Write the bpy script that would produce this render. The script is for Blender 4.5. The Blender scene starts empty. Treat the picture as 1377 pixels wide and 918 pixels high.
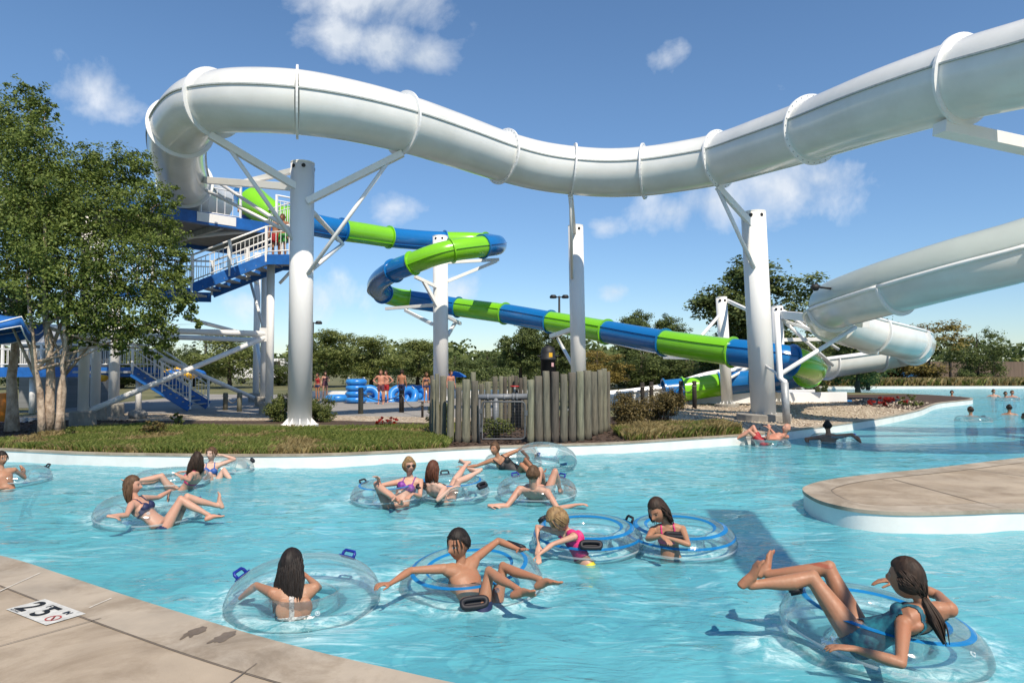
import bpy, bmesh, math, random
from mathutils import Vector, Matrix, noise
from mathutils.geometry import tessellate_polygon
R = math.radians
PI = math.pi
rng = random.Random(7)
scene = bpy.context.scene
COL = scene.collection
CAM_H = 1.7
FOC = 918.0
TH = math.atan(33 / 918)
CAM = Vector((0, 0, CAM_H))
ZL = 0.22            # land level above the water

def ray(px, py):
    x = (px - 688.5) / FOC; y = (459 - py) / FOC
    return Vector((x, math.cos(TH) - y * math.sin(TH), math.sin(TH) + y * math.cos(TH)))
def P(px, py, z=None, D=None):
    d = ray(px, py)
    t = D / d.y if D is not None else (z - CAM_H) / d.z
    return CAM + d * t

# ---------------------------------------------------------------- materials
def nt(m):
    m.use_nodes = True
    return m.node_tree, m.node_tree.nodes, m.node_tree.links
def mat(name, c, rough=.5, var=.12, scale=6., bump=0., bscale=30., metal=0., spec=.5, c2=None, coat=0., detail=5., stretch=None, wear=0., bdist=.01):
    m = bpy.data.materials.new(name); t, N, L = nt(m)
    b = N['Principled BSDF']
    b.inputs['Roughness'].default_value = rough
    b.inputs['Metallic'].default_value = metal
    b.inputs['Specular IOR Level'].default_value = spec
    b.inputs['Coat Weight'].default_value = coat
    tc = N.new('ShaderNodeTexCoord'); src = tc.outputs['Object']
    if stretch:
        mp = N.new('ShaderNodeMapping'); mp.inputs['Scale'].default_value = stretch
        L.new(src, mp.inputs['Vector']); src = mp.outputs['Vector']
    n = N.new('ShaderNodeTexNoise'); n.inputs['Scale'].default_value = scale; n.inputs['Detail'].default_value = detail
    n.inputs['Roughness'].default_value = .6
    L.new(src, n.inputs['Vector'])
    r = N.new('ShaderNodeValToRGB')
    a = c; d = c2 or tuple(max(0, x * (1 - 2 * var)) for x in c)
    if not c2: a = tuple(min(1, x * (1 + var)) for x in c)
    r.color_ramp.elements[0].position = .32; r.color_ramp.elements[1].position = .68
    r.color_ramp.elements[0].color = (*d, 1); r.color_ramp.elements[1].color = (*a, 1)
    L.new(n.outputs['Fac'], r.inputs['Fac']); L.new(r.outputs['Color'], b.inputs['Base Color'])
    if wear:      # blotchy old stains
        nw = N.new('ShaderNodeTexNoise'); nw.inputs['Scale'].default_value = wear; nw.inputs['Detail'].default_value = 10; nw.inputs['Roughness'].default_value = .72; nw.inputs['Distortion'].default_value = .6
        L.new(src, nw.inputs['Vector']); rw = N.new('ShaderNodeValToRGB'); rw.color_ramp.elements[0].position = .40; rw.color_ramp.elements[1].position = .56
        rw.color_ramp.elements[0].color = (.62, .58, .53, 1); rw.color_ramp.elements[1].color = (1, 1, 1, 1); L.new(nw.outputs['Fac'], rw.inputs['Fac'])
        mw = N.new('ShaderNodeMix'); mw.data_type = 'RGBA'; mw.blend_type = 'MULTIPLY'; mw.inputs['Factor'].default_value = .8
        L.new(r.outputs['Color'], mw.inputs['A']); L.new(rw.outputs['Color'], mw.inputs['B']); L.new(mw.outputs['Result'], b.inputs['Base Color'])
    if bump:
        n2 = N.new('ShaderNodeTexNoise'); n2.inputs['Scale'].default_value = bscale; n2.inputs['Detail'].default_value = 6
        L.new(src, n2.inputs['Vector'])
        bp = N.new('ShaderNodeBump'); bp.inputs['Strength'].default_value = bump; bp.inputs['Distance'].default_value = bdist
        L.new(n2.outputs['Fac'], bp.inputs['Height']); L.new(bp.outputs['Normal'], b.inputs['Normal'])
    return m

# ---------------------------------------------------------------- mesh builder
class MB:
    def __init__(s): s.v = []; s.f = []; s.smooth = []
    def add(s, vs, fs, smooth=False):
        o = len(s.v); s.v += [Vector(v) for v in vs]
        for f in fs: s.f.append(tuple(i + o for i in f)); s.smooth.append(smooth)
        return s
    def quad(s, a, b, c, d): return s.add([a, b, c, d], [(0, 1, 2, 3)])
    def box(s, c, size, M=None):
        c = Vector(c); hx, hy, hz = [x / 2 for x in size]
        vs = [Vector((x, y, z)) for x in (-hx, hx) for y in (-hy, hy) for z in (-hz, hz)]
        if M: vs = [M @ v for v in vs]
        return s.add([c + v for v in vs], [(0, 1, 3, 2), (4, 6, 7, 5), (0, 4, 5, 1), (2, 3, 7, 6), (0, 2, 6, 4), (1, 5, 7, 3)])
    def beam(s, a, b, w, h, up=(0, 0, 1)):
        a = Vector(a); b = Vector(b); d = (b - a); l = d.length; d.normalize()
        u = Vector(up)
        if abs(d.dot(u)) > .99: u = Vector((1, 0, 0))
        x = d.cross(u).normalized(); z = x.cross(d)
        M = Matrix((x, d, z)).transposed()
        return s.box((a + b) / 2, (w, l, h), M)
    def tube(s, pts, rad, n=10, cap=True, smooth=True, closed=False):
        pts = [Vector(p) for p in pts]; k = len(pts)
        if not hasattr(rad, '__len__'): rad = [rad] * k
        fr = frames(pts, closed); vs = []; fs = []
        for i in range(k):
            u, v = fr[i]
            for j in range(n):
                a = 2 * PI * j / n
                vs.append(pts[i] + (u * math.cos(a) + v * math.sin(a)) * rad[i])
        m = k if closed else k - 1
        for i in range(m):
            for j in range(n):
                i2 = (i + 1) % k
                fs.append((i * n + j, i * n + (j + 1) % n, i2 * n + (j + 1) % n, i2 * n + j))
        s.add(vs, fs, smooth)
        if cap and not closed:
            o = len(s.v) - k * n
            s.f.append(tuple(o + j for j in reversed(range(n)))); s.smooth.append(False)
            s.f.append(tuple(o + (k - 1) * n + j for j in range(n))); s.smooth.append(False)
        return s
    def lathe(s, base, prof, n=16, smooth=True, axis=None):
        """profile of (r, z) turned about a vertical (or given) axis at base"""
        base = Vector(base); ax = Vector(axis or (0, 0, 1)).normalized()
        u = ax.orthogonal().normalized(); w = ax.cross(u); vs = []; fs = []
        for r, z in prof:
            for j in range(n):
                a = 2 * PI * j / n
                vs.append(base + ax * z + (u * math.cos(a) + w * math.sin(a)) * max(r, 1e-4))
        for i in range(len(prof) - 1):
            for j in range(n):
                fs.append((i * n + j, i * n + (j + 1) % n, (i + 1) * n + (j + 1) % n, (i + 1) * n + j))
        return s.add(vs, fs, smooth)
    def ribbon(s, A, B):
        A = [Vector(a) for a in A]; B = [Vector(b) for b in B]; n = len(A)
        return s.add(A + B, [(i, i + 1, n + i + 1, n + i) for i in range(n - 1)], True)
    def poly(s, loops, z):
        L = [[Vector((p[0], p[1], 0)) for p in lp] for lp in loops]
        flat = [v for lp in L for v in lp]
        fs = []
        for t in tessellate_polygon(L):
            a, b, c = [flat[i] for i in t]
            if (b - a).cross(c - a).z < 0: t = (t[0], t[2], t[1])
            fs.append(tuple(t))
        return s.add([Vector((v.x, v.y, z)) for v in flat], fs)
    def build(s, name, m, parent=None, bevel=0.):
        me = bpy.data.meshes.new(name)
        off = root_loc(parent)
        me.from_pydata([v - off for v in s.v], [], s.f)
        me.polygons.foreach_set('use_smooth', s.smooth)
        me.update()
        o = bpy.data.objects.new(name, me); COL.objects.link(o)
        if m: me.materials.append(m)
        if parent: o.parent = parent
        if bevel:
            bv = o.modifiers.new('bevel', 'BEVEL'); bv.width = bevel; bv.segments = 2; bv.limit_method = 'ANGLE'
        return o
def root_loc(p):
    v = Vector((0, 0, 0))
    while p is not None: v += p.location; p = p.parent
    return v
def frames(pts, closed=False):
    k = len(pts); T = []
    for i in range(k):
        if closed: d = pts[(i + 1) % k] - pts[i - 1]
        else: d = pts[min(i + 1, k - 1)] - pts[max(i - 1, 0)]
        T.append(d.normalized())
    t = T[0]; u = Vector((0, 0, 1)) - t * t.z
    if u.length < .05: u = Vector((1, 0, 0)) - t * t.x
    u.normalize(); out = []
    for i in range(k):
        u = u - T[i] * u.dot(T[i]); u.normalize()
        out.append((u.copy(), T[i].cross(u)))
    return out
def tag(o, label=None, cat=None, group=None, kind=None):
    if label: o['label'] = label
    if cat: o['category'] = cat
    if group: o['group'] = group
    if kind: o['kind'] = kind
    return o
def thing(name, loc, label, cat, group=None):
    o = bpy.data.objects.new(name, None); COL.objects.link(o)
    o.location = loc; o.empty_display_size = .1
    return tag(o, label, cat, group)
def struct(name, mb, m, kind='structure'):
    o = mb.build(name, m); o['kind'] = kind; return o
def copy_tree(o, parent=None):
    c = o.copy(); COL.objects.link(c); c.parent = parent
    for ch in list(o.children): copy_tree(ch, c)
    return c
def crom(pts, n=8, closed=False):
    """centripetal Catmull-Rom through points of any dimension"""
    pts = [Vector(p) for p in pts]; k = len(pts); out = []
    for i in range(k if closed else k - 1):
        p1 = pts[i]; p2 = pts[(i + 1) % k]
        p0 = pts[i - 1] if (i > 0 or closed) else p1 * 2 - p2
        p3 = pts[(i + 2) % k] if (i + 2 < k or closed) else p2 * 2 - p1
        d1 = max(1e-5, (p1 - p0).length ** .5); d2 = max(1e-5, (p2 - p1).length ** .5); d3 = max(1e-5, (p3 - p2).length ** .5)
        m1 = ((p1 - p0) / d1 - (p2 - p0) / (d1 + d2) + (p2 - p1) / d2) * d2
        m2 = ((p2 - p1) / d2 - (p3 - p1) / (d2 + d3) + (p3 - p2) / d3) * d2
        for j in range(n):
            t = j / n; t2 = t * t; t3 = t2 * t
            out.append(p1 * (2 * t3 - 3 * t2 + 1) + m1 * (t3 - 2 * t2 + t) + p2 * (3 * t2 - 2 * t3) + m2 * (t3 - t2))
    if not closed: out.append(pts[-1].copy())
    return out
def xy(p): return Vector((p[0], p[1]))
def offset2(pl, d):
    """offset an open 2-D polyline to its left by d"""
    out = []
    for i, p in enumerate(pl):
        t = (pl[min(i + 1, len(pl) - 1)] - pl[max(i - 1, 0)]).normalized()
        out.append(p + Vector((-t.y, t.x)) * d)
    return out
def z3(pl, z): return [Vector((p[0], p[1], z)) for p in pl]

# ---------------------------------------------------------------- camera, sky, sun
cam = bpy.data.cameras.new('camera'); cam.lens = 24; cam.sensor_width = 36; cam.clip_end = 4000; cam.clip_start = .05
co = bpy.data.objects.new('camera', cam); COL.objects.link(co)
co.location = CAM; co.rotation_euler = (R(90) + TH, 0, 0)
scene.camera = co
SUN_AZ_X, SUN_AZ_Y, SUN_EL = .37, -.93, R(52)
sv = Vector((SUN_AZ_X * math.cos(SUN_EL), SUN_AZ_Y * math.cos(SUN_EL), math.sin(SUN_EL))).normalized()
sun = bpy.data.lights.new('sun', 'SUN'); sun.energy = 4.6; sun.angle = R(.5); sun.color = (1, .885, .74)
so = bpy.data.objects.new('sun', sun); COL.objects.link(so)
so.rotation_euler = sv.to_track_quat('Z', 'Y').to_euler(); so.location = (8, -10, 12)
w = bpy.data.worlds.new('World'); scene.world = w; w.use_nodes = True
N = w.node_tree.nodes; L = w.node_tree.links
bg = N['Background']
sky = N.new('ShaderNodeTexSky'); sky.sky_type = 'NISHITA'; sky.sun_disc = False
sky.sun_elevation = SUN_EL; sky.sun_rotation = math.atan2(sv.x, sv.y)
sky.air_density = 1.0; sky.dust_density = .15; sky.ozone_density = 2.6
bg.inputs['Strength'].default_value = .14
tc = N.new('ShaderNodeTexCoord')
def vnode(op, a, b=None, val=None):
    n = N.new('ShaderNodeVectorMath'); n.operation = op; L.new(a, n.inputs[0])
    if b is not None:
        if isinstance(b, (tuple, Vector)): n.inputs[1].default_value = tuple(b)
        else: L.new(b, n.inputs[1])
    return n
def mnode(op, a, b=None, clamp=False):
    n = N.new('ShaderNodeMath'); n.operation = op; n.use_clamp = clamp
    for i, x in enumerate((a, b)):
        if x is None: continue
        if isinstance(x, (int, float)): n.inputs[i].default_value = x
        else: L.new(x, n.inputs[i])
    return n.outputs[0]
# drifting cumulus: fractal noise over the dome, gathered round real compass directions
cn = N.new('ShaderNodeTexNoise'); cn.inputs['Scale'].default_value = 7; cn.inputs['Detail'].default_value = 9; cn.inputs['Roughness'].default_value = .58
cn.inputs['Distortion'].default_value = .25
L.new(tc.outputs['Generated'], cn.inputs['Vector'])
cover = None
CL = [(505, -20, .115, 1.00), (462, 50, .060, .90), (566, 78, .058, .96), (520, 62, .07, .98), (130, 110, .085, .50), (80, 70, .07, .42), (165, 140, .05, .48), (895, 78, .05, .52), (1050, 115, .055, .52), (1115, 62, .045, .36), (1055, 250, .10, .74), (960, 270, .085, .72), (905, 285, .07, .66), (1100, 240, .06, .7),
      (530, 280, .065, .5), (620, 388, .07, .62), (825, 392, .04, .70), (420, 405, .08, .58), (815, 305, .035, .62), (1115, 62, .05, .52), (330, 408, .06, .5)]
for px, py, rad, amt in CL:
    d = ray(px, py).normalized()
    v = vnode('SUBTRACT', tc.outputs['Generated'], d)
    v = vnode('MULTIPLY', v.outputs[0], (1, 1, 1.75))
    ln = vnode('LENGTH', v.outputs[0]).outputs['Value']
    s = mnode('MULTIPLY', mnode('SUBTRACT', 1.0, mnode('DIVIDE', ln, rad * 1.5), True), amt)
    cover = s if cover is None else mnode('MAXIMUM', cover, s)
dens = mnode('ADD', mnode('MULTIPLY', cover, 1.25), mnode('MULTIPLY', mnode('SUBTRACT', cn.outputs['Fac'], .5), 2.3))
gate = mnode('MULTIPLY', mnode('SUBTRACT', dens, .42), 1.9, True)
gate = mnode('MULTIPLY', gate, mnode('MULTIPLY', cover, 4.0, True))
gate = mnode('MULTIPLY', gate, .80)
shade = mnode('ADD', .62, mnode('MULTIPLY', cn.outputs['Fac'], .55))
cc = N.new('ShaderNodeMix'); cc.data_type = 'RGBA'
cc.inputs['A'].default_value = (3.4, 3.9, 4.5, 1); cc.inputs['B'].default_value = (6.3, 6.4, 6.5, 1)
L.new(mnode('MULTIPLY', mnode('SUBTRACT', shade, .78), 4.5, True), cc.inputs['Factor'])
mx = N.new('ShaderNodeMix'); mx.data_type = 'RGBA'
L.new(gate, mx.inputs['Factor']); hs_ = N.new('ShaderNodeHueSaturation'); hs_.inputs['Saturation'].default_value = 1.12; hs_.inputs['Value'].default_value = .84; L.new(sky.outputs['Color'], hs_.inputs['Color']); 
sz_ = N.new('ShaderNodeSeparateXYZ'); L.new(tc.outputs['Generated'], sz_.inputs[0])
low = N.new('ShaderNodeMapRange'); low.inputs['From Min'].default_value = .0; low.inputs['From Max'].default_value = .42; low.interpolation_type = 'SMOOTHSTEP'; L.new(sz_.outputs['Z'], low.inputs['Value'])
lc = N.new('ShaderNodeMix'); lc.data_type = 'RGBA'; lc.inputs['A'].default_value = (.70, .79, .91, 1); lc.inputs['B'].default_value = (1, 1, 1, 1); L.new(low.outputs['Result'], lc.inputs['Factor'])
lm = N.new('ShaderNodeMix'); lm.data_type = 'RGBA'; lm.blend_type = 'MULTIPLY'; lm.inputs['Factor'].default_value = 1; L.new(hs_.outputs['Color'], lm.inputs['A']); L.new(lc.outputs['Result'], lm.inputs['B'])
L.new(lm.outputs['Result'], mx.inputs['A']); L.new(cc.outputs['Result'], mx.inputs['B'])
L.new(mx.outputs['Result'], bg.inputs['Color'])
scene.view_settings.view_transform = 'Standard'; scene.view_settings.look = 'None'
scene.view_settings.exposure = 0.30; scene.view_settings.gamma = 1.0
scene.render.engine = 'CYCLES'
scene.cycles.max_bounces = 8; scene.cycles.transparent_max_bounces = 24; scene.cycles.use_denoising = True
scene.cycles.caustics_reflective = False; scene.cycles.caustics_refractive = False
scene.cycles.sample_clamp_indirect = 6
# ================================================================ SETTING
# ---- materials of the setting
M_conc = mat('tan concrete', (.43, .355, .262), .85, scale=1.3, wear=1.1, c2=(.31, .255, .19), bump=.35, bscale=90, bdist=.005, detail=9)
M_cope = mat('worn coping', (.43, .365, .28), .8, scale=2.6, wear=1.9, c2=(.32, .275, .215), detail=9, bump=.25, bscale=80, bdist=.003)
M_joint = mat('deck joint', (.19, .155, .12), .9, scale=8)
M_jointw = mat('pale sealant', (.62, .58, .50), .8, scale=12)
M_wall = mat('white pool paint', (.77, .76, .72), .55, var=.05, scale=2.5, bump=.1, bscale=12)
M_floor = mat('pale blue pool plaster', (.42, .74, .78), .6, var=.05, scale=1.2)
M_ground = mat('dry summer field', (.17, .16, .075), .95, scale=.35, c2=(.085, .095, .035), bump=.4, bscale=8, bdist=.05)
M_mulch = mat('dark bark mulch', (.10, .062, .04), .95, scale=9, c2=(.035, .022, .015), bump=1.0, bscale=45, bdist=.03)
M_lawn = mat('soil under grass', (.14, .125, .05), .95, scale=3, c2=(.075, .08, .025), bump=.6, bscale=30, bdist=.03)
M_path = mat('grey path concrete', (.30, .285, .26), .85, scale=.8, c2=(.22, .21, .195), bump=.15, bscale=40, bdist=.004)

def gravel_mat():
    m = bpy.data.materials.new('tan river gravel'); t, N, L = nt(m); b = N['Principled BSDF']; b.inputs['Roughness'].default_value = .85
    tc = N.new('ShaderNodeTexCoord'); v = N.new('ShaderNodeTexVoronoi'); v.inputs['Scale'].default_value = 14
    L.new(tc.outputs['Object'], v.inputs['Vector'])
    r = N.new('ShaderNodeValToRGB'); e = r.color_ramp.elements
    e[0].color = (.20, .155, .105, 1); e[1].color = (.60, .52, .40, 1); e.new(.5).color = (.42, .33, .235, 1)
    sx = N.new('ShaderNodeSeparateColor'); L.new(v.outputs['Color'], sx.inputs['Color'])
    L.new(sx.outputs['Red'], r.inputs['Fac']); L.new(r.outputs['Color'], b.inputs['Base Color'])
    bp = N.new('ShaderNodeBump'); bp.invert = True; bp.inputs['Strength'].default_value = 1; bp.inputs['Distance'].default_value = .05
    L.new(v.outputs['Distance'], bp.inputs['Height']); L.new(bp.outputs['Normal'], b.inputs['Normal'])
    return m
M_gravel = gravel_mat()

def water_mat():
    m = bpy.data.materials.new('river water'); t, N, L = nt(m)
    for n in list(N):
        if n.type != 'OUTPUT_MATERIAL': N.remove(n)
    out = N['Material Output']
    tc = N.new('ShaderNodeTexCoord')
    def nz(scale, det, stretch=(1, 1, 1), dist=0., rot=0., rough=.55):
        mp = N.new('ShaderNodeMapping'); mp.inputs['Scale'].default_value = stretch; mp.inputs['Rotation'].default_value = (0, 0, rot)
        L.new(tc.outputs['Object'], mp.inputs['Vector'])
        n = N.new('ShaderNodeTexNoise'); n.inputs['Scale'].default_value = scale; n.inputs['Detail'].default_value = det
        n.inputs['Distortion'].default_value = dist; n.inputs['Roughness'].default_value = rough
        L.new(mp.outputs['Vector'], n.inputs['Vector']); return n.outputs['Fac']
    def ma(op, a, b, clamp=False):
        n = N.new('ShaderNodeMath'); n.operation = op; n.use_clamp = clamp
        for i, x in enumerate((a, b)):
            if isinstance(x, (int, float)): n.inputs[i].default_value = x
            else: L.new(x, n.inputs[i])
        return n.outputs[0]
    h = ma('ADD', ma('MULTIPLY', nz(1.5, 3, (1, 1.5, 1), .8), 1.0), ma('MULTIPLY', nz(5.5, 4, (.7, 1.5, 1), 1.0, .3), .36))
    chop = ma('MULTIPLY', ma('SUBTRACT', nz(.42, 3, (1, 1.6, 1), 1.2, .4), .34), 3.2, True)      # calm slicks between choppy patches
    h = ma('ADD', ma('MULTIPLY', h, ma('ADD', .45, ma('MULTIPLY', chop, .75))), ma('MULTIPLY', ma('MULTIPLY', nz(19, 3, (.8, 1.2, 1), .6), .11), chop))
    bp = N.new('ShaderNodeBump'); bp.inputs['Strength'].default_value = 1.0; bp.inputs['Distance'].default_value = .058
    L.new(h, bp.inputs['Height'])
    # aerated streaks: drawn-out patches where the current carries fine bubbles
    st = nz(2.2, 8, (.55, 2.6, 1), 2.2, -.25, .68)
    st2 = nz(.55, 3, (.6, 1.3, 1), 1.0, .1)
    foam = ma('MULTIPLY', ma('SUBTRACT', ma('ADD', st, ma('MULTIPLY', st2, .5)), .80), 4.2, True)
    wk = N.new('ShaderNodeAttribute'); wk.attribute_name = 'wake'
    foam = ma('ADD', foam, ma('MULTIPLY', wk.outputs['Fac'], ma('MULTIPLY', ma('SUBTRACT', nz(7, 6, (1, 1, 1), 1.5, 0, .7), .40), 4.5, True)), True)
    tr = N.new('ShaderNodeBsdfTransparent'); tr.inputs['Color'].default_value = (.72, .95, .975, 1)
    df = N.new('ShaderNodeBsdfDiffuse'); L.new(bp.outputs['Normal'], df.inputs['Normal'])
    cr = N.new('ShaderNodeMix'); cr.data_type = 'RGBA'
    cr.inputs['A'].default_value = (.115, .455, .54, 1); cr.inputs['B'].default_value = (.50, .73, .76, 1)
    L.new(foam, cr.inputs['Factor']); L.new(cr.outputs['Result'], df.inputs['Color'])
    body = N.new('ShaderNodeMixShader'); L.new(tr.outputs[0], body.inputs[1]); L.new(df.outputs[0], body.inputs[2])
    L.new(ma('ADD', .63, ma('MULTIPLY', foam, .30), True), body.inputs['Fac'])
    gl = N.new('ShaderNodeBsdfGlossy'); gl.inputs['Roughness'].default_value = .06; L.new(bp.outputs['Normal'], gl.inputs['Normal'])
    gl.inputs['Color'].default_value = (.9, .95, 1, 1)
    fr = N.new('ShaderNodeFresnel'); fr.inputs['IOR'].default_value = 1.33; L.new(bp.outputs['Normal'], fr.inputs['Normal'])
    ms = N.new('ShaderNodeMixShader'); L.new(ma('MULTIPLY', fr.outputs[0], .75), ms.inputs['Fac']); L.new(body.outputs[0], ms.inputs[1]); L.new(gl.outputs[0], ms.inputs[2])
    L.new(ms.outputs[0], out.inputs['Surface'])
    return m
M_water = water_mat()

# ---- shore lines (2-D)
near_px = [(0, 748), (75, 771), (150, 796), (235, 823), (330, 852), (430, 879), (520, 900), (600, 918)]
near = [Vector((-34, 15)), Vector((-18, 11.2)), Vector((-9, 7.6))] + [xy(P(x, y, ZL)) for x, y in near_px] + [Vector((.9, 2.75)), Vector((2.4, 2.2)), Vector((5, 1.5)), Vector((11, .8)), Vector((30, .2))]
near = [xy(p) for p in crom([(*p, 0) for p in near], 7)]
isl_px = [(0, 620), (120, 626), (220, 628), (330, 629), (430, 628), (540, 623), (640, 617), (740, 613.5), (830, 610), (930, 603), (1010, 597), (1090, 587), (1180, 572.5), (1235, 560), (1262, 549)]
isl = [Vector((-34, 20)), Vector((-20, 15.2)), Vector((-13, 12.9))] + [xy(P(x, y, 0)) for x, y in isl_px]
isl += [Vector((21.2, 31.5)), Vector((21.6, 34.5)), Vector((20.4, 37.5)), Vector((17, 39.6)), Vector((12, 41))]
isl = [xy(p) for p in crom([(*p, 0) for p in isl], 7)]
pen = [Vector((30, 6.0)), Vector((14, 6.75)), xy(P(1377, 713, 0)), xy(P(1300, 716, 0)), xy(P(1210, 717.5, 0)), xy(P(1155, 713, 0)), xy(P(1112, 703, 0)), xy(P(1090, 692, 0)), xy(P(1083, 682, 0)) + Vector((-.02, 0)),
       xy(P(1088, 652, ZL)), xy(P(1110, 646, ZL)), xy(P(1150, 640, ZL)), xy(P(1250, 630, ZL)), xy(P(1377, 615, ZL)), Vector((14, 13.9)), Vector((22, 18.2)), Vector((34, 25)), Vector((46, 34)), Vector((56, 42)), Vector((60, 50))]
pen = [xy(p) for p in crom([(*p, 0) for p in pen], 7)]
farb = [Vector((60, 50)), Vector((40, 51.5)), Vector((22, 50.5)), Vector((11, 50)), Vector((10, 45)), Vector((12, 41))]
farb = [xy(p) for p in crom([(*p, 0) for p in farb], 5)]
river = near + pen[:-1] + farb[:-1] + list(reversed(isl))
outer = [Vector((-700, -120)), Vector((700, -120)), Vector((700, 1500)), Vector((-700, 1500))]
struct('ground', MB().poly([outer, river], ZL - .012), M_ground)
# pool floor and water
struct('pool_floor', MB().quad((-40, -2, -.85), (64, -2, -.85), (64, 54, -.85), (-40, 54, -.85)), M_floor)

TUBES = [(633, 784, .55), (1184, 853, .58), (409, 803, .54), (790, 726, .5), (914, 726, .5), (524, 664, .48), (608, 659, .48), (722, 660, .51), (690, 622, .5), (200, 689, .54), (232, 645, .5), (299, 630, .48), (14, 643, .5), (1050, 868, .12)]
WK = []
def water_mesh():
    cs = [(P(x, y, 0), r) for x, y, r in TUBES]
    mb = MB(); xs = []; ys = []
    y = 1.4
    while y < 14: ys.append(y); y += .055 + .006 * max(0, y - 4)
    ys += [14.2, 18, 26, 54]
    x = -9.0
    xs = [-40, -20]
    while x < 9: xs.append(x); x += .07
    xs += [12, 20, 64]
    vs = []; nx = len(xs)
    for y in ys:
        for x in xs:
            z = 0
            if y < 14 and abs(x) < 9:
                z = .020 * noise.noise(Vector((x * 1.1, y * 1.5, 0))) + .016 * noise.noise(Vector((x * 2.6 + 4, y * 3.6, 3))) + .007 * noise.noise(Vector((x * 6, y * 8, 7)))
            wkv = 0.
            if y < 14 and abs(x) < 9:      # wavelets and bubbles that the drifting tubes push up
                for c, r in cs:
                    d = math.hypot(x - c.x, y - c.y) - r
                    if -.25 < d < 1.3: z += .011 * math.cos(d * 17) * math.exp(-max(d, 0) * 2.6); wkv = max(wkv, math.exp(-(max(0, abs(d - .02) - .03) / .11) ** 2))
            WK.append(wkv); vs.append((x, y, z))
    fs = [(j * nx + i, j * nx + i + 1, (j + 1) * nx + i + 1, (j + 1) * nx + i) for j in range(len(ys) - 1) for i in range(nx - 1)]
    mb.add(vs, fs, True); return mb
_w = struct('water', water_mesh(), M_water)
_a = _w.data.attributes.new('wake', 'FLOAT', 'POINT'); _a.data.foreach_set('value', WK)

# ---- pool walls: white painted upstands with a concrete cap
def pool_wall(line, label, inland, capw=.24, th=.16, capmat=M_cope):
    """line runs with the water on its right when inland = +1"""
    c = line[len(line) // 2]
    t = thing('pool_wall', (c.x, c.y, 0), label, 'pool wall', 'painted walls along the lazy river')
    a = line; b = offset2(line, inland * th)
    m = MB(); m.ribbon(z3(a, -.84), z3(a, ZL - .03)); m.ribbon(z3(b, -.84), z3(b, ZL - .03))
    m.build('wall_face', M_wall, t)
    k = MB(); a2 = offset2(line, -inland * .012); b2 = offset2(line, inland * capw)
    k.ribbon(z3(a2, ZL + .004), z3(b2, ZL + .004)); k.ribbon(z3(a2, ZL - .034), z3(a2, ZL + .004)); k.ribbon(z3(a2, ZL - .034), z3(offset2(line, inland * .05), ZL - .034))
    k.build('wall_cap', capmat, t)
    return t
pool_wall(isl, 'long curving white pool wall that edges the planted island behind the swimmers', 1, .10)
pool_wall(pen, 'white pool wall round the rounded tip of the concrete peninsula on the right', -1, .30)
pool_wall(farb, 'far pool wall beneath the rough grass bank at the back right', -1, .3)
pool_wall(near, 'near pool wall under the pale coping at the lower left corner', -1, .33)

# ---- decks
dk = MB().poly([offset2(near, -.335) + [Vector((30, -30)), Vector((-34, -30))]], ZL)
struct('pool_deck', dk, M_conc)
pk = MB().poly([offset2(pen, -.305) + [Vector((120, 50)), Vector((120, 5.2)), Vector((30, 5.6))]], ZL)
struct('peninsula_deck', pk, M_conc)
def strip(name, pts, wd, z, m):
    p = [xy(a) for a in pts]
    mb = MB(); mb.ribbon(z3(offset2(p, wd / 2), z), z3(offset2(p, -wd / 2), z)); return struct(name, mb, m)
strip('deck_joint', offset2(near, -.338), .008, ZL + .0045, M_joint)
strip('deck_joint', offset2(pen, -.31), .012, ZL + .0045, M_joint)
for a, b, m in [((54, 771), (-10, 800), M_jointw), ((150, 805), (120, 818), M_jointw), ((136, 832), (-40, 880), M_joint), ((345, 893), (255, 960), M_joint)]:
    pa, pb = P(*a, ZL), P(*b, ZL)
    strip('deck_joint', [pa, pb], .012 if m is M_jointw else .007, ZL + .0075, m)
for a, b in [((1200, 644), (1345, 683)), ((1306, 631), (1420, 646)), ((1085, 660), (1140, 665))][:2]:
    strip('deck_joint', [P(*a, ZL), P(*b, ZL)], .016, ZL + .0045, M_joint)

# ---- island zones
isl_in = offset2(isl, .105)
def zone(name, pts, m, z): struct(name, MB().poly([pts], z), m)
nz_ = len(isl_in)
i0 = min(range(nz_), key=lambda i: abs(isl_in[i].x - 4.6) + (isl_in[i].y > 30) * 99)
zone('mulch_bed', isl_in[14:i0 + 1] + [Vector((4.4, 20)), Vector((-2, 21)), Vector((-14, 19)), Vector((-20, 18))], M_mulch, ZL - .006)
i1 = max(range(nz_), key=lambda i: isl_in[i].x)
zone('gravel_bed', isl_in[i0:i1 - 8] + [Vector((17, 33)), Vector((4, 34)), Vector((4.4, 20))], M_gravel, ZL - .006)
zone('gravel_strip', [Vector((-14.5, 18.7)), Vector((-4.5, 18.6)), Vector((-1.2, 17.6)), Vector((-1.0, 19.6)), Vector((-5.5, 20.6)), Vector((-14.5, 22))], M_gravel, ZL - .002)
zone('walkway', [Vector((-16, 22)), Vector((-5.5, 20.4)), Vector((-1.0, 19.4)), Vector((1, 24)), Vector((1, 34)), Vector((-16, 36))], M_path, ZL - .004)
zone('far_walkway', [Vector((12, 62)), Vector((90, 60)), Vector((90, 70)), Vector((12, 72))], M_path, ZL - .004)
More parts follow.
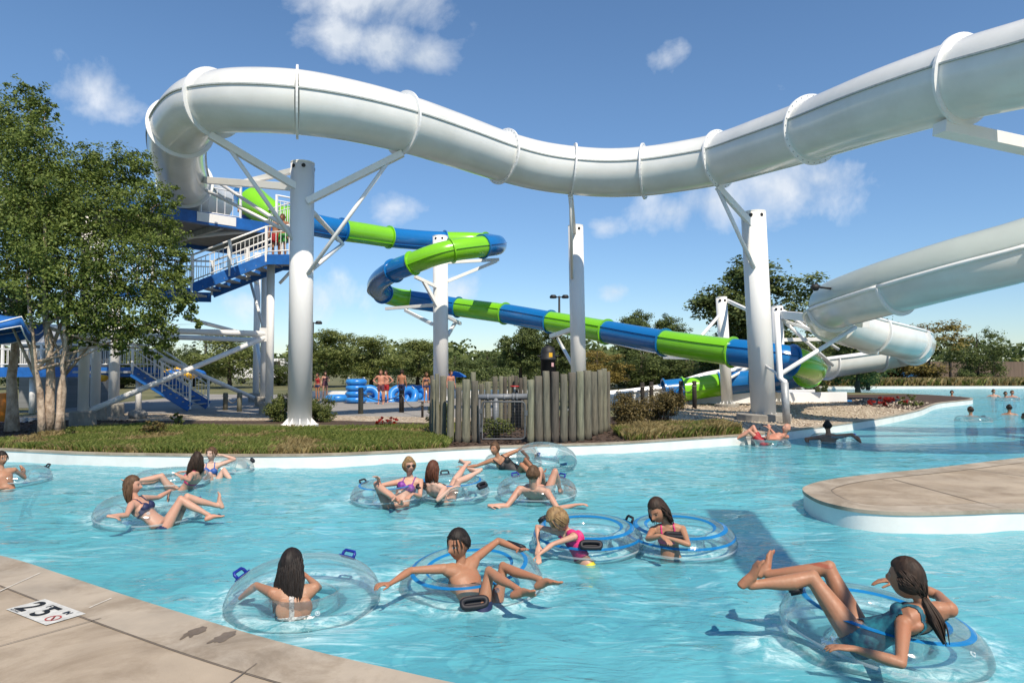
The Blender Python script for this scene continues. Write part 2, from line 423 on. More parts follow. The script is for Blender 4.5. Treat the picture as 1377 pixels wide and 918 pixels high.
# ================================================================ WATER SLIDES
def gel_mat(name, c, rough=.22, var=.03, trans=0., c2=None):
    m = mat(name, c, rough, var=var, scale=1.1, coat=.35, c2=c2, detail=9)
    b = m.node_tree.nodes['Principled BSDF']; b.inputs['Coat Roughness'].default_value = .12
    if trans:
        t, N, L = nt(m); tl = N.new('ShaderNodeBsdfTranslucent'); tl.inputs['Color'].default_value = (.66, .78, .74, 1)
        ms = N.new('ShaderNodeMixShader'); ms.inputs['Fac'].default_value = trans
        L.new(b.outputs[0], ms.inputs[1]); L.new(tl.outputs[0], ms.inputs[2]); L.new(ms.outputs[0], N['Material Output'].inputs['Surface'])
    return m
M_white = gel_mat('white fibreglass', (.83, .84, .81), trans=.10, c2=(.70, .715, .68))
M_whitef = gel_mat('white fibreglass flange', (.80, .81, .80), .35)
M_seam = mat('grey seam sealant', (.40, .44, .43), .7, scale=20)
M_green = gel_mat('lime green fibreglass', (.20, .56, .012), trans=0.)
M_blue = gel_mat('blue fibreglass', (.008, .15, .42))
M_darkblue = mat('blue painted steel', (.012, .12, .42), .45, scale=4)
M_steel = mat('white painted steel', (.84, .84, .82), .4, var=.05, scale=2, c2=(.78, .775, .75), stretch=(1, 1, .25))
M_galv = mat('galvanised grey steel', (.38, .40, .41), .5, metal=.3, scale=6)
M_black = mat('black rubber', (.012, .012, .013), .6, scale=10)
M_footing = mat('weathered concrete footing', (.34, .315, .27), .9, scale=5, c2=(.22, .21, .185), bump=.4, bscale=30)

def ring(mb, c, t, r0, r1, wd, n=36):
    """flange: washer of width wd between radius r0 and r1 about axis t"""
    t = t.normalized()
    mb.lathe(c - t * wd / 2, [(r0, 0), (r1, 0), (r1, wd), (r0, wd)], n, False, t)
def resample(ctrl, flags, n=10):
    """ctrl: (px,py,D) control points -> dense world points, index of every control point"""
    w = [P(x, y, D=d) for x, y, d in ctrl]
    pts = crom(w, n)
    return pts, [i * n for i in range(len(w))]

# ---- white enclosed raft slide
W = [(286, 272, 22.6, 0), (262, 262, 21.3, 0), (249, 246, 20.3, 1), (238, 205, 18.3, 0), (243, 172, 17, 1), (266, 146, 16.1, 0), (288, 139, 15.7, 1), (330, 135, 15.25, 0), (400, 138, 15.1, 1), (470, 149, 15.9, 0), (541, 166, 16.8, 1), (610, 188, 18.0, 0), (676, 210.5, 19.3, 1), (724, 223, 19.8, 0), (770, 229.5, 20.0, 1), (818, 232.5, 19.9, 0),
     (866, 230.5, 19.6, 1), (915, 224, 19.2, 0), (968, 214, 18.6, 1), (1030, 195, 17.0, 0), (1093, 174.5, 15.5, 1), (1190, 140, 13.4, 0), (1297, 107, 11.9, 1), (1377, 87, 11.0, 0), (1500, 55, 10.0, 1), (1700, 10, 9.3, 0), (2000, -20, 9.6, 1), (2300, 30, 11.5, 0), (2250, 130, 15, 1)]
pts, idx = resample([q[:3] for q in W], None)
ws = thing('white_water_slide', pts[200], 'huge white enclosed raft tube snaking across the sky on tall columns', 'water slide')
RT = .70
br = [i for i, q in zip(idx, W) if q[3] and i < len(pts) - 1]
cuts = [0] + br + [len(pts) - 1]
for a, b in zip(cuts[:-1], cuts[1:]):
    if b <= a: continue
    sec = MB(); sec.tube(pts[a:b + 1], RT, 48, cap=False); sec.build('tube_section', M_white, ws)
    fr = frames(pts)
    for sgn in (-1, 1):      # flanged joint between upper and lower half of the section
        sm = MB(); A, B, C_, D_ = [], [], [], []
        for i in range(a, b + 1):
            u, v = fr[i]; o = v * sgn
            base = pts[i] + u * .06
            A.append(base + o * (RT - .01) + u * .016); B.append(base + o * (RT + .032) + u * .016)
            C_.append(base + o * (RT + .032) - u * .016); D_.append(base + o * (RT - .01) - u * .016)
        sm.ribbon(A, B); sm.ribbon(B, C_); sm.ribbon(C_, D_)
        sm.build('side_seam', M_seam, ws)
for i in br:
    t = pts[i + 1] - pts[i - 1]
    f = MB(); ring(f, pts[i], t, RT - .01, RT + .10, .05, 44); f.build('flange', M_whitef, ws)
# bolts round the nearest flanges
for i in br[-8:-3]:
    t = (pts[i + 1] - pts[i - 1]).normalized(); u, v = frames(pts)[i]
    bm_ = MB()
    for k in range(30):
        a = 2 * PI * k / 30; c = pts[i] + (u * math.cos(a) + v * math.sin(a)) * (RT + .06)
        for sg in (-1, 1): bm_.lathe(c + t * sg * .025, [(.012, 0), (.012, .014), (0, .016)], 6, False, t * sg)
    o = bm_.build('flange_bolts', M_galv, ws); o['kind'] = 'stuff'
W_pts, W_idx = pts, idx
def wflange(n, down=.78):
    """point under flange number n of the white slide"""
    return pts_under(W_pts, br[n], down)
def pts_under(pp, i, r):
    u, v = frames(pp)[i]
    return pp[i] - u * r

# ---- lime green and blue body slide
G = [(331, 264, 26.2, 'b'), (341, 273, 25.4, 'g'), (362, 286, 25.0, 0), (384, 294, 25.4, 'b'), (430, 304, 26.4, 0), (459, 309.5, 27.2, 'g'), (490, 314, 28.2, 0), (523, 319, 29.2, 'b'), (560, 322.5, 30, 0), (598, 324.5, 30.6, 'g'), (632, 325, 31, 0), (652, 326.5, 31, 'b'), (664, 328.5, 30.3, 0), (668, 329.5, 29.2, 0), (662, 330, 28.2, 0),
     (648, 331.5, 27.4, 'g'), (607, 337, 26.6, 'g'), (584, 343, 26.5, 0), (555, 354, 26.8, 'b'), (530, 364, 27.4, 'b'), (512, 376, 28.6, 0), (507, 387, 30.0, 0), (515, 394, 31.2, 'g'), (530, 399, 32.0, 0), (550, 402.5, 32.4, 'b'), (584, 407.5, 32.3, 0), (616, 413, 31.8, 'g'), (646, 417, 31.0, 0), (679, 421.5, 30.1, 'b'), (710, 427, 29.2, 0), (740, 432.5, 28.3, 'g'), (778, 439, 27.2, 0), (816, 446, 26.0, 'b'), (855, 453.5, 24.8, 0), (894, 460.5, 23.6, 'g'),
     (940, 467.5, 22.4, 0), (985, 473.5, 21.4, 'b'), (1030, 479, 20.7, 0), (1064, 484.5, 20.5, 'g'), (1084, 490.5, 21.0, 0), (1092, 496.5, 22.0, 0), (1086, 502, 23.2, 'b'), (1066, 506.5, 24.4, 0), (1045, 509.5, 25.2, 'g'), (1012, 512.5, 25.8, 'b'), (985, 515, 26.0, 0), (968, 517, 26.1, 'g'), (940, 521, 26.2, 0), (918, 523.5, 26.2, 'b'), (893, 526, 26.2, 'e')]
pts, idx = resample([q[:3] for q in G], None, 7)
gs = thing('green_blue_slide', pts[150], 'narrow lime green and blue body slide twisting down round a column', 'water slide')
RG = .43
cuts = [(i, q[3]) for i, q in zip(idx, G) if q[3]]
gfr = frames(pts)
for (a, ca), (b, cb) in zip(cuts[:-1], cuts[1:]):
    m_ = M_green if ca == 'g' else M_blue
    rads = [RG * (1.2 if i < idx[1] else 1.0) for i in range(a, b + 1)]
    if a == idx[1]: rads = [RG * (1.40 - .40 * min(1, (i - a) / (b - a) * 1.1)) for i in range(a, b + 1)]
    sec = MB(); sec.tube(pts[a:b + 1], rads, 32, cap=False); sec.build('tube_section', m_, gs)
    if a >= idx[3]:
        for sgn in (-1, 1):
            sm = MB(); A, B = [], []
            for i in range(a, b + 1):
                u, v = gfr[i]; A.append(pts[i] + v * sgn * (RG + .035) - u * .05); B.append(pts[i] + v * sgn * (RG + .035) - u * .072)
            in_ = [pts[i] + gfr[i][1] * sgn * (RG - .01) - gfr[i][0] * .05 for i in range(a, b + 1)]
            in2 = [pts[i] + gfr[i][1] * sgn * (RG - .01) - gfr[i][0] * .072 for i in range(a, b + 1)]
            sm.ribbon(in_, A); sm.ribbon(A, B); sm.ribbon(B, in2); sm.build('side_seam', m_, gs)
    f = MB(); t = pts[min(b + 1, len(pts) - 1)] - pts[b - 1]
    ring(f, pts[b], t, RG - .01, RG + .07, .05, 32); f.build('flange', m_, gs)
G_pts, G_idx = pts, idx
def under(px):
    """index of the point of the green slide nearest image column px on its long final run"""
    return px

# ---- white open trough slide, spiralling down at the right
S = [(2400, 150, 15.5, 1), (1900, 215, 14.2, 0), (1640, 262, 14.2, 1), (1500, 296, 14.6, 0), (1377, 337, 15.3, 1), (1290, 360, 16.0, 0), (1205, 384, 17.2, 1), (1150, 401, 18.6, 0), (1122, 411, 20.0, 1), (1113, 420, 21.6, 0), (1120, 430, 23.0, 1), (1145, 440, 24.0, 0), (1172, 447.5, 24.6, 1), (1200, 454, 25.2, 0), (1222, 459, 26.2, 1),
     (1231, 463, 27.6, 0), (1228, 467, 29.0, 1), (1208, 472, 29.8, 0), (1180, 477, 29.9, 1), (1145, 482, 29.5, 0), (1110, 486.5, 28.9, 1), (1065, 491, 28.2, 0), (1020, 496, 27.6, 1), (985, 501, 27.2, 0), (955, 507, 27.0, 1), (925, 516, 26.9, 0), (890, 524, 26.8, 1), (850, 529.5, 26.7, 0), (822, 532, 26.6, 1)]
pts, idx = resample([q[:3] for q in S], None, 8)
ss = thing('white_spiral_slide', pts[80], 'white half open raft chute curling down to the splash lane at right', 'water slide')
RS = .69; fr = frames(pts)
def trough(a, b, a0, a1, r=RS, th=.05):
    """shell from angle a0 to a1 (0 = straight down, + towards the left of travel), given thickness"""
    mb = MB(); n = 20; vs = []; k = b - a + 1
    for i in range(a, b + 1):
        u, v = fr[i]
        for rr in (r, r - th):
            for j in range(n + 1):
                an = a0 + (a1 - a0) * j / n
                vs.append(pts[i] + (-u * math.cos(an) + v * math.sin(an)) * rr)
    m = 2 * (n + 1); fs = []
    for i in range(k - 1):
        for h in (0, n + 1):
            for j in range(n):
                q = (i * m + h + j, i * m + h + j + 1, (i + 1) * m + h + j + 1, (i + 1) * m + h + j)
                fs.append(q if h else tuple(reversed(q)))
        for j in (0, n): fs.append((i * m + j, (i + 1) * m + j, (i + 1) * m + n + 1 + j, i * m + n + 1 + j))
    mb.add(vs, fs, True); return mb
brs = [i for i, q in zip(idx, S) if q[3]]
cuts = brs
M_whitet = gel_mat('thin white fibreglass', (.70, .75, .72), .25, trans=.42)
for a, b in zip(cuts[:-1], cuts[1:]):
    enclosed = b <= idx[8]
    trough(a, b, -1.75, 1.75).build('trough_section', M_white, ss)
    for s in (-1, 1):      # rolled rim along each lip
        rm = MB(); line = []
        for i in range(a, b + 1):
            u, v = fr[i]; line.append(pts[i] + (-u * math.cos(1.75) + v * s * math.sin(1.75)) * (RS + .02))
        rm.tube(line, .05, 8); rm.build('rim', M_whitef, ss)
    if enclosed:
        trough(a, b, 1.79, 2 * PI - 1.79, RS + .02, .02).build('cover_section', M_whitet, ss)
    f = MB(); u, v = fr[b]; t = (pts[min(b + 1, len(pts) - 1)] - pts[b - 1]).normalized()
    n = 28; vs = []
    for w_ in (-.03, .03):
        for rr in (RS, RS + .09):
            for j in range(n + 1):
                an = -1.7 + 3.4 * j / n; vs.append(pts[b] + t * w_ + (-u * math.cos(an) + v * math.sin(an)) * rr)
    m = n + 1; fs = []
    for j in range(n):
        fs += [(j, j + 1, m + j + 1, m + j), (2 * m + j, 3 * m + j, 3 * m + j + 1, 2 * m + j + 1), (m + j, m + j + 1, 3 * m + j + 1, 3 * m + j)]
    f.add(vs, fs); f.build('flange', M_whitef, ss)
S_pts, S_idx, S_fr = pts, idx, fr

# ---- run-out lane that catches both slides
ro = thing('run_out_lane', P(880, 535, ZL), 'long low white run-out trough with blue water below the slides', 'run-out lane')
A0, A1 = P(792, 538, D=27.5), P(1115, 527, D=30)
def lane(y_off, name, w_, h_, m_): 
    MB().beam(A0 + Vector((0, y_off, h_ / 2 - .1)), A1 + Vector((0, y_off, h_ / 2 - .1)), w_, h_).build(name, m_, ro, .02)
for p in (A0, A1): p.z = ZL
lane(-1.5, 'side_wall', .16, .5, M_whitef); lane(1.5, 'side_wall', .16, .5, M_whitef); lane(0, 'lane_floor', 2.84, .16, M_blue)

# ---- columns and struts
def col_pts(base_px, top_py_px, D):
    b = P(*base_px, D=D); t = P(*top_py_px, D=D); b.z = ZL; return b, t
def column(name, base, top, r, label, footing=None, collar=True):
    t = thing('support_column', (base.x, base.y, ZL), label, 'slide column', 'white steel columns that carry the slides')
    m = MB(); m.tube([base + Vector((0, 0, .05)), top], r, 32, cap=True); m.build('post', M_steel, t)
    ax = (top - base).normalized()
    k = MB(); k.lathe(top - ax * .02, [(r - .02, .0), (r + .004, .0), (r + .004, .035), (r - .03, .045), (0, .05)], 32, False, ax); k.build('cap', M_steel, t)
    if collar:
        k = MB(); k.lathe(base, [(r + .16, 0), (r + .16, .05), (r + .005, .05), (r + .005, .052)], 28, False); k.build('base_plate', M_steel, t)
        g = MB()
        for i in range(10):
            a = 2 * PI * i / 10; d = Vector((math.cos(a), math.sin(a), 0))
            o = base + Vector((0, 0, .05)); n = Vector((-d.y, d.x, 0)) * .008
            q = [o + d * (r - .005), o + d * (r + .14), o + d * (r - .005) + Vector((0, 0, .16))]
            g.add([x + n for x in q] + [x - n for x in q], [(0, 1, 2), (5, 4, 3), (0, 3, 4, 1), (1, 4, 5, 2), (2, 5, 3, 0)])
        o = g.build('base_gussets', M_steel, t); o['kind'] = 'stuff'
    if footing:
        f = MB(); f.lathe(base - Vector((0, 0, .1)), [(footing, 0), (footing, .1 + footing * .22), (footing - .03, .12 + footing * .22), (0, .12 + footing * .22)], 24, False); f.build('footing', M_footing, t)
    h = MB()
    for a in (-1.2, -2.1, .5, 2.4):      # dark bolt holes near the head
        d = Vector((math.cos(a), math.sin(a), 0)); h.lathe(top + d * (r - .01) - Vector((0, 0, .12)), [(.05, 0), (.05, .018), (0, .018)], 12, False, d)
    o = h.build('lifting_holes', M_black, t); o['kind'] = 'stuff'
    return t
def strut(t, a, b, w_=.12, h_=None, plates=True, name='strut'):
    m = MB(); a = Vector(a); b = Vector(b); m.beam(a, b, w_, h_ or w_)
    m.build(name, M_steel, t, .006)
def rod(t, a, b, r=.045, name='brace'):
    MB().tube([a, b], r, 12).build(name, M_steel, t)

# column 1, big, left
b1, t1 = col_pts((403, 568), (407, 220), 16.9)
c1 = column('c', b1, t1, .29, 'tallest thick white column on the left with struts to the white tube', None)
def onc(px, py, D): return P(px, py, D=D)
f_a = pts_under(W_pts, br[2], RT + .06); f_b = pts_under(W_pts, br[4], RT + .06); f_c = pts_under(W_pts, br[0], RT + .02)
strut(c1, f_a, onc(398, 251, 16.7), .16)
strut(c1, f_b, onc(413, 271, 16.7), .16)
p_ = onc(245, 240, 20.2)
strut(c1, p_, onc(397, 252, 16.9), .18); strut(c1, onc(330, 245, 18.5), onc(393, 230, 17.1), .13)
rod(c1, f_a * .8 + onc(398, 251, 16.7) * .2, onc(394, 322, 16.7), .05)
rod(c1, f_b * .86 + onc(413, 271, 16.7) * .14, onc(414, 368, 16.7), .05)
rod(c1, onc(277, 256, 20), onc(396, 316, 16.8), .05); rod(c1, onc(290, 243, 20), onc(392, 310, 16.8), .05)
gp = onc(461, 328, 27.2)
rod(c1, onc(421, 286, 17), gp, .07); rod(c1, onc(414, 366, 17), gp, .07)
# column 2 inside the green helix
b2, t2 = col_pts((593, 538), (592, 318), 29)
c2 = column('c', b2, t2, .32, 'white column wrapped by the green and blue helix')
for a, b, da, db in [((671, 349), (600, 353), 29.5, 29), ((668, 351), (602, 378), 29.5, 29), ((558, 372), (588, 386), 28, 28.8), ((569, 377), (589, 413), 28.3, 28.8), ((519, 415), (584, 410), 30.5, 28.8), ((545, 417), (582, 436), 31, 28.9), ((598, 424), (619, 435), 29.2, 31.2), ((612, 434), (602, 451), 31, 29.1)]:
    strut(c2, onc(*a, da), onc(*b, db), .13)
# column 3, mid right
b3, t3 = col_pts((779, 545), (774, 304), 22.5)
c3 = column('c', b3, t3, .25, 'white column rising behind the timber palisade under the tube dip')
f3 = pts_under(W_pts, br[6], RT + .08)
strut(c3, f3, onc(772, 312, 22.3), .14); rod(c3, f3 - Vector((0, 0, .1)), onc(769, 374, 22.3), .05)
strut(c3, onc(741, 452, 27), onc(772, 442, 22.5), .15); rod(c3, onc(750, 455, 26), onc(770, 491, 22.5), .06)
# column 4, right
b4 = P(1027, 560, D=18.9); b4.z = ZL; t4 = P(1013, 286, D=18.9)
c4 = column('c', b4, t4, .33, 'stout white column on a round concrete footing in the gravel', .72)
f4 = pts_under(W_pts, br[8], RT + .08)
strut(c4, f4, onc(1012, 303, 18.7), .15); rod(c4, f4 - Vector((0, 0, .06)), onc(1014, 360, 18.6), .055)
# column 5 and 6 behind
b5 = P(978, 545, D=25); b5.z = ZL; t5 = P(970, 400, D=25)
c5 = column('c', b5, t5, .20, 'slim white column between the green slide and the big right column', .42)
strut(c5, onc(978, 404, 25), onc(1006, 417, 23), .11); rod(c5, onc(967, 424, 25), onc(943, 452, 23), .06); strut(c5, onc(980, 492, 25), onc(1012, 480, 27), .1); strut(c5, onc(893, 480, 27), onc(970, 482, 25), .14)
rod(c5, onc(982, 508, 25), onc(1010, 492, 27), .05)
b6 = P(1049, 535, D=27); b6.z = ZL; t6 = P(1045, 412, D=27)
c6 = column('c', b6, t6, .22, 'short white column with trusses reaching under the spiral chute', .4)
s1 = pts_under(S_pts, S_idx[12], RS + .1); s2 = pts_under(S_pts, S_idx[16], RS + .1)
strut(c6, onc(1050, 423, 27), onc(1165, 434, 21.5), .24, .3); strut(c6, onc(1050, 430, 27), s1, .12)
rod(c6, onc(1050, 416, 27), onc(1120, 452, 26), .06); rod(c6, onc(1054, 432, 27), onc(1120, 491, 28), .07); rod(c6, onc(1062, 425, 27), onc(1128, 470, 27), .06)
strut(c6, onc(1075, 493, 28), onc(1142, 492, 29.6), .16); strut(c6, onc(1048, 457, 27), onc(1150, 455, 26.5), .14)
# column out of frame that holds the tube at the right edge
b7 = Vector((13.5, 11.5, ZL)); b7.y = 13.4; t7 = Vector((13.4, 13.2, 5.6))
c7 = column('c', b7, t7, .33, 'white column standing past the right edge with one arm under the tube')
f7 = pts_under(W_pts, br[10], RT + .09)
strut(c7, f7 + Vector((-.25, .1, -.03)), t7 - Vector((0, 0, .35)), .3, .22)

# bent water feed pipe beside column 4
wp = thing('feed_pipe', P(1057, 568, ZL), 'thin kinked pipe, white above and grey below, beside the stout column', 'pipe')
MB().tube([P(1044, 420, D=17.9), P(1049, 508, D=17.9), P(1055, 513, D=17.8), P(1055.5, 518, D=17.8)], .075, 14).build('upper_pipe', M_steel, wp)
q = P(1058, 568, D=17.7); q.z = ZL - .02
MB().tube([P(1055, 514, D=17.75), q], .095, 14).build('lower_pipe', M_galv, wp)
rod(wp, P(1046, 505, D=17.9), P(1150, 440, D=19.5), .06)
rod(wp, P(1046, 503, D=17.9), P(1030, 492, D=18.6), .035, 'clamp')
# small camera on the spiral chute
cmr = thing('security_camera', P(1108, 385, D=18.6), 'small dark camera pod fixed at the lip of the spiral chute', 'camera')
MB().tube([P(1092, 388, D=18.6), P(1094, 386.5, D=18.6), P(1099, 386, D=18.6), P(1101, 386, D=18.6)], [.06, .10, .10, .05], 12).build('camera_housing', M_black, cmr)
MB().tube([P(1101, 386, D=18.6), P(1118, 388, D=18.6)], .03, 8).build('bracket', M_black, cmr)
# ================================================================ STAIR TOWER, PALISADE, SMALL FIXTURES
M_deckunder = mat('grey steel decking', (.17, .17, .17), .6, scale=3, c2=(.10, .10, .10))
M_wood = mat('weathered treated pine', (.25, .225, .165), .9, scale=3, c2=(.085, .085, .065), bump=.6, bscale=12, stretch=(6, 6, .5), bdist=.02)
_t, _N, _L = nt(M_wood); _oi = _N.new('ShaderNodeObjectInfo'); _hs = _N.new('ShaderNodeHueSaturation'); _b = _N['Principled BSDF']; _src = _b.inputs['Base Color'].links[0].from_socket
_mr = _N.new('ShaderNodeMapRange'); _mr.inputs['To Min'].default_value = .55; _mr.inputs['To Max'].default_value = 1.2; _L.new(_oi.outputs['Random'], _mr.inputs['Value']); _L.new(_mr.outputs['Result'], _hs.inputs['Value'])
_m2 = _N.new('ShaderNodeMapRange'); _m2.inputs['To Min'].default_value = .46; _m2.inputs['To Max'].default_value = .54; _L.new(_oi.outputs['Random'], _m2.inputs['Value']); _L.new(_m2.outputs['Result'], _hs.inputs['Hue'])
_L.new(_src, _hs.inputs['Color']); _L.new(_hs.outputs['Color'], _b.inputs['Base Color'])
M_woodend = mat('sawn post end', (.33, .28, .19), .9, scale=9)
M_pvc = mat('grey plastic pipe', (.17, .19, .21), .45, scale=3)
M_chain = mat('dull gate wire', (.10, .105, .11), .55, metal=.3)
M_yellow = mat('yellow gel coat', (.75, .42, .02), .4, scale=2)
M_orange = mat('orange plastic', (.75, .22, .015), .45)
M_red = mat('red enamel', (.42, .025, .02), .45)
M_canvas = mat('blue canopy cloth', (.008, .12, .42), .8, scale=8, bump=.1, bscale=120)
M_siding = mat('grey lap siding', (.20, .21, .21), .8, scale=1, stretch=(.2, .2, 8))

tw = thing('stair_tower', (-9.5, 23, ZL), 'white and blue steel stair tower half hidden by the leafy tree on the left', 'stair tower')
pz = 6.3
FL = Vector((-9.8, 20.2, pz)); du = Vector((.68, .73, 0)).normalized(); dw = Vector((-du.y, du.x, 0))
def pt(u, w_, z=0): return FL + du * u + dw * w_ + Vector((0, 0, z))
def slab(name, u0, u1, w0, w1, z0, z1, m):
    mb = MB(); vs = [pt(u, w_, z) for u in (u0, u1) for w_ in (w0, w1) for z in (z0, z1)]
    mb.add(vs, [(0, 1, 3, 2), (4, 6, 7, 5), (0, 4, 5, 1), (2, 3, 7, 6), (0, 2, 6, 4), (1, 5, 7, 3)]); return mb.build(name, m, tw)
slab('platform_floor', -4, 3.75, .1, 4.6, -.16, -.04, M_deckunder)
slab('edge_beam', -4.1, 3.85, -.12, .1, -.30, .05, M_darkblue); slab('edge_beam', -4.1, 3.85, 4.6, 4.8, -.3, .02, M_darkblue); slab('edge_beam', 3.75, 3.95, .1, 4.6, -.3, .03, M_darkblue)
slab('edge_plate', .35, 1.55, -.135, -.12, -.24, .04, M_steel)
for u in (-2.4, -.6, 1.2, 2.8): slab('joist', u - .06, u + .06, .1, 4.6, -.34, -.16, M_galv)
def railing(a, b, h=1.05, parent=None, gap=.13, post_every=1.3, name='railing'):
    a = Vector(a); b = Vector(b); d = b - a; l = d.length; mb = MB(); up = Vector((0, 0, 1))
    mb.tube([a + up * h, b + up * h], .03, 8); mb.tube([a + up * (h - .17), b + up * (h - .17)], .018, 6); mb.tube([a + up * .1, b + up * .1], .02, 6)
    n = max(2, int(l / gap))
    for i in range(1, n): q = a + d * i / n; mb.tube([q + up * .1, q + up * (h - .17)], .0105, 5, cap=False)
    k = max(1, round(l / post_every))
    for i in range(k + 1): q = a + d * i / k; e_ = rng.uniform(.9, 1.12) * .066; mb.beam(q - up * (.2 + e_ * .1), q + up * (h + e_ * .3), e_, e_)
    return mb.build(name, M_steel, parent)
railing(pt(.5, .0), pt(1.75, .0), parent=tw, gap=.22); railing(pt(3.0, .05), pt(3.8, .05), parent=tw); railing(pt(3.85, .1), pt(3.85, 4.6), parent=tw); railing(pt(-3.5, 4.7), pt(3.7, 4.7), parent=tw)
# upper flight: landing at the right, second landing behind the tree
D_ = 20.5
La = P(358, 349, D=D_); Lb = P(390, 347, D=D_); Lz = La.z; Lc = P(258, 388, D=D_ - .4); Ld = P(150, 392, D=D_ - .8)
wv = Vector((.05, 1.25, 0))
def flight(a, b, name='stair_flight', steps=7, wv=wv, parent=tw):
    mb = MB(); a = Vector(a); b = Vector(b)
    for o in (Vector((0, 0, 0)), wv): MB().beam(a + o, b + o, .06, .30).build('stringer', M_darkblue, parent)
    t = MB()
    for i in range(steps): q = a.lerp(b, (i + .5) / steps) + wv * .5; t.box(q, (abs(b.x - a.x) / steps, wv.y, .04))
    t.build('treads', M_galv, parent)
def landing(a, b, wv=wv, parent=tw):
    a = Vector(a); b = Vector(b); b.z = a.z
    mb = MB()
    for o in (Vector((0, -.01, 0)), wv): MB().beam(a + o, b + o, .06, .30).build('stringer', M_darkblue, parent)
    f = MB(); c = (a + b) / 2 + wv / 2; f.box(c + Vector((0, 0, .0)), (abs(b.x - a.x), wv.y - .08, .06)); f.build('landing_floor', M_galv, parent)
flight(La, Lc); landing(La + Vector((.03, 0, 0)), Lb); landing(Ld, Lc + Vector((-.03, 0, 0)))
up12 = Vector((0, 0, .14))
for o in (Vector((0, 0, 0)), wv):
    railing(La + up12 + o, Lc + up12 + o, .86, parent=tw); railing(Vector((Ld.x, Ld.y, Lc.z)) + up12 + o, Lc + up12 + o, .86, parent=tw)
railing(La + up12, Lb + up12, .86, parent=tw); railing(Lb + up12, Lb + up12 + wv, .86, parent=tw)
# columns with concrete piers
def tcol(px, py_top, D, r, pier=.3, ph=.35):
    b = P(px, 540, D=D); b.z = ZL; t = P(px, py_top, D=D)
    MB().tube([b + Vector((0, 0, ph)), Vector((b.x, b.y, t.z))], r, 18).build('column', M_steel, tw)
    MB().lathe(b - Vector((0, 0, .05)), [(pier, 0), (pier, ph + .03), (pier - .03, ph + .06), (0, ph + .06)], 18, False).build('pier', M_footing, tw)
tcol(362, 352, 21.2, .12); tcol(344, 340, 28.5, .13); tcol(354, 345, 25.2, .12); tcol(112, 292, 17.2, .125, .3); tcol(128, 300, 19, .125, .3); tcol(153, 370, 20.5, .15, .28)
def brace(a, da, b, db, r=.075): MB().tube([P(*a, D=da), P(*b, D=db)], r, 10).build('brace', M_steel, tw)
brace((60, 440), 19, (360, 449), 21.2, .09); brace((80, 448), 20, (345, 457), 28, .09)
brace((112, 556), 17.2, (358, 453), 21.2, .075); brace((215, 480), 22, (342, 535), 28, .08); brace((345, 460), 28, (352, 500), 25.5, .07)
brace((252, 318), 22.5, (362, 307), 22.6, .09); brace((337, 380), 24, (354, 440), 22, .05); brace((376, 381), 21, (390, 366), 21, .05); brace((330, 367), 21, (346, 381), 23, .05); brace((250, 428), 20, (355, 455), 25, .06)
MB().box(P(358, 450, D=21.2), (.34, .2, .42)).build('gusset', M_steel, tw)
# bottom flight that reaches the ground and its landing behind the tree
ls = thing('lower_stairs', P(230, 552, ZL), 'low blue stair flight with white railings coming down to the walkway', 'stairs')
e0 = P(255, 551, D=22.6); e0.z = ZL + .12; e1 = P(178, 500, D=21.4)
flight(e1, e0, steps=9, parent=ls); landing(Vector((-16.5, 20.8, e1.z)), e1 + Vector((-.03, 0, 0)), parent=ls)
for o in (Vector((0, 0, 0)), wv): railing(e1 + up12 + o, e0 + up12 + o, .74, parent=ls); railing(Vector((-16.5, 20.8, e1.z)) + up12 + o, e1 + up12 + o, .74, parent=ls)
for x, y in ((-15, 21.4), (-13, 21.4), (-11.9, 21.8)): MB().tube([(x, y, ZL), (x, y, e1.z - .05)], .09, 12).build('leg', M_steel, ls)
# grey pump house behind the landing
ph = thing('pump_house', (-16.6, 25, ZL), 'small grey lap sided hut glimpsed behind the birch trunks', 'hut')
MB().box((-16.6, 25.5, ZL + 1.15), (1.7, 2.6, 2.3)).build('wall', M_siding, ph)
MB().add([(-17.6, 24, ZL + 2.3), (-15.6, 24, ZL + 2.3), (-15.6, 27, ZL + 2.3), (-17.6, 27, ZL + 2.3), (-17.6, 25.5, ZL + 3.0), (-15.6, 25.5, ZL + 3.0)], [(0, 1, 5, 4), (2, 3, 4, 5), (1, 2, 5), (3, 0, 4), (3, 2, 1, 0)]).build('roof', M_galv, ph)

# flower shaped spray shade, yellow and blue
fl = thing('spray_umbrella', P(241, 545, D=33), 'blue and yellow scalloped flower shade beyond the lower stairs', 'spray shade'); fl.location.z = ZL
fc = P(241, 503, D=33)
MB().tube([(fc.x, fc.y, ZL), fc], .06, 12).build('post', M_steel, fl)
for k in range(8):
    a = 2 * PI * k / 8 + .2; mb = MB(); d = Vector((math.cos(a), math.sin(a), 0)); c = fc + d * .74
    mb.lathe(c + Vector((0, 0, -.05)), [(.0, -.17), (.26, -.14), (.44, -.03), (.48, .07), (.38, .2), (.16, .28), (0, .30)], 18); mb.build('petal', M_yellow if k % 2 else M_darkblue, fl)
MB().lathe(fc + Vector((0, 0, .02)), [(.0, -.1), (.28, 0), (.24, .26), (0, .42)], 16).build('dome', M_yellow, fl)
y2 = thing('yellow_cup', P(136, 508, D=21), 'tiny bright yellow float hanging by the lower landing rail', 'float')
MB().lathe(P(136, 509, D=20.5), [(0, -.09), (.12, -.08), (.2, .0), (.18, .09), (.06, .12), (0, .12)], 14).build('shell', M_yellow, y2)
oc = thing('orange_barrel', P(6, 566, ZL), 'orange plastic barrel at the left edge behind the slim trunk', 'barrel')
q = P(6, 560, D=18.5); MB().lathe((q.x, q.y, ZL), [(.22, 0), (.27, .12), (.27, .62), (.22, .74), (0, .76)], 18).build('drum', M_orange, oc)

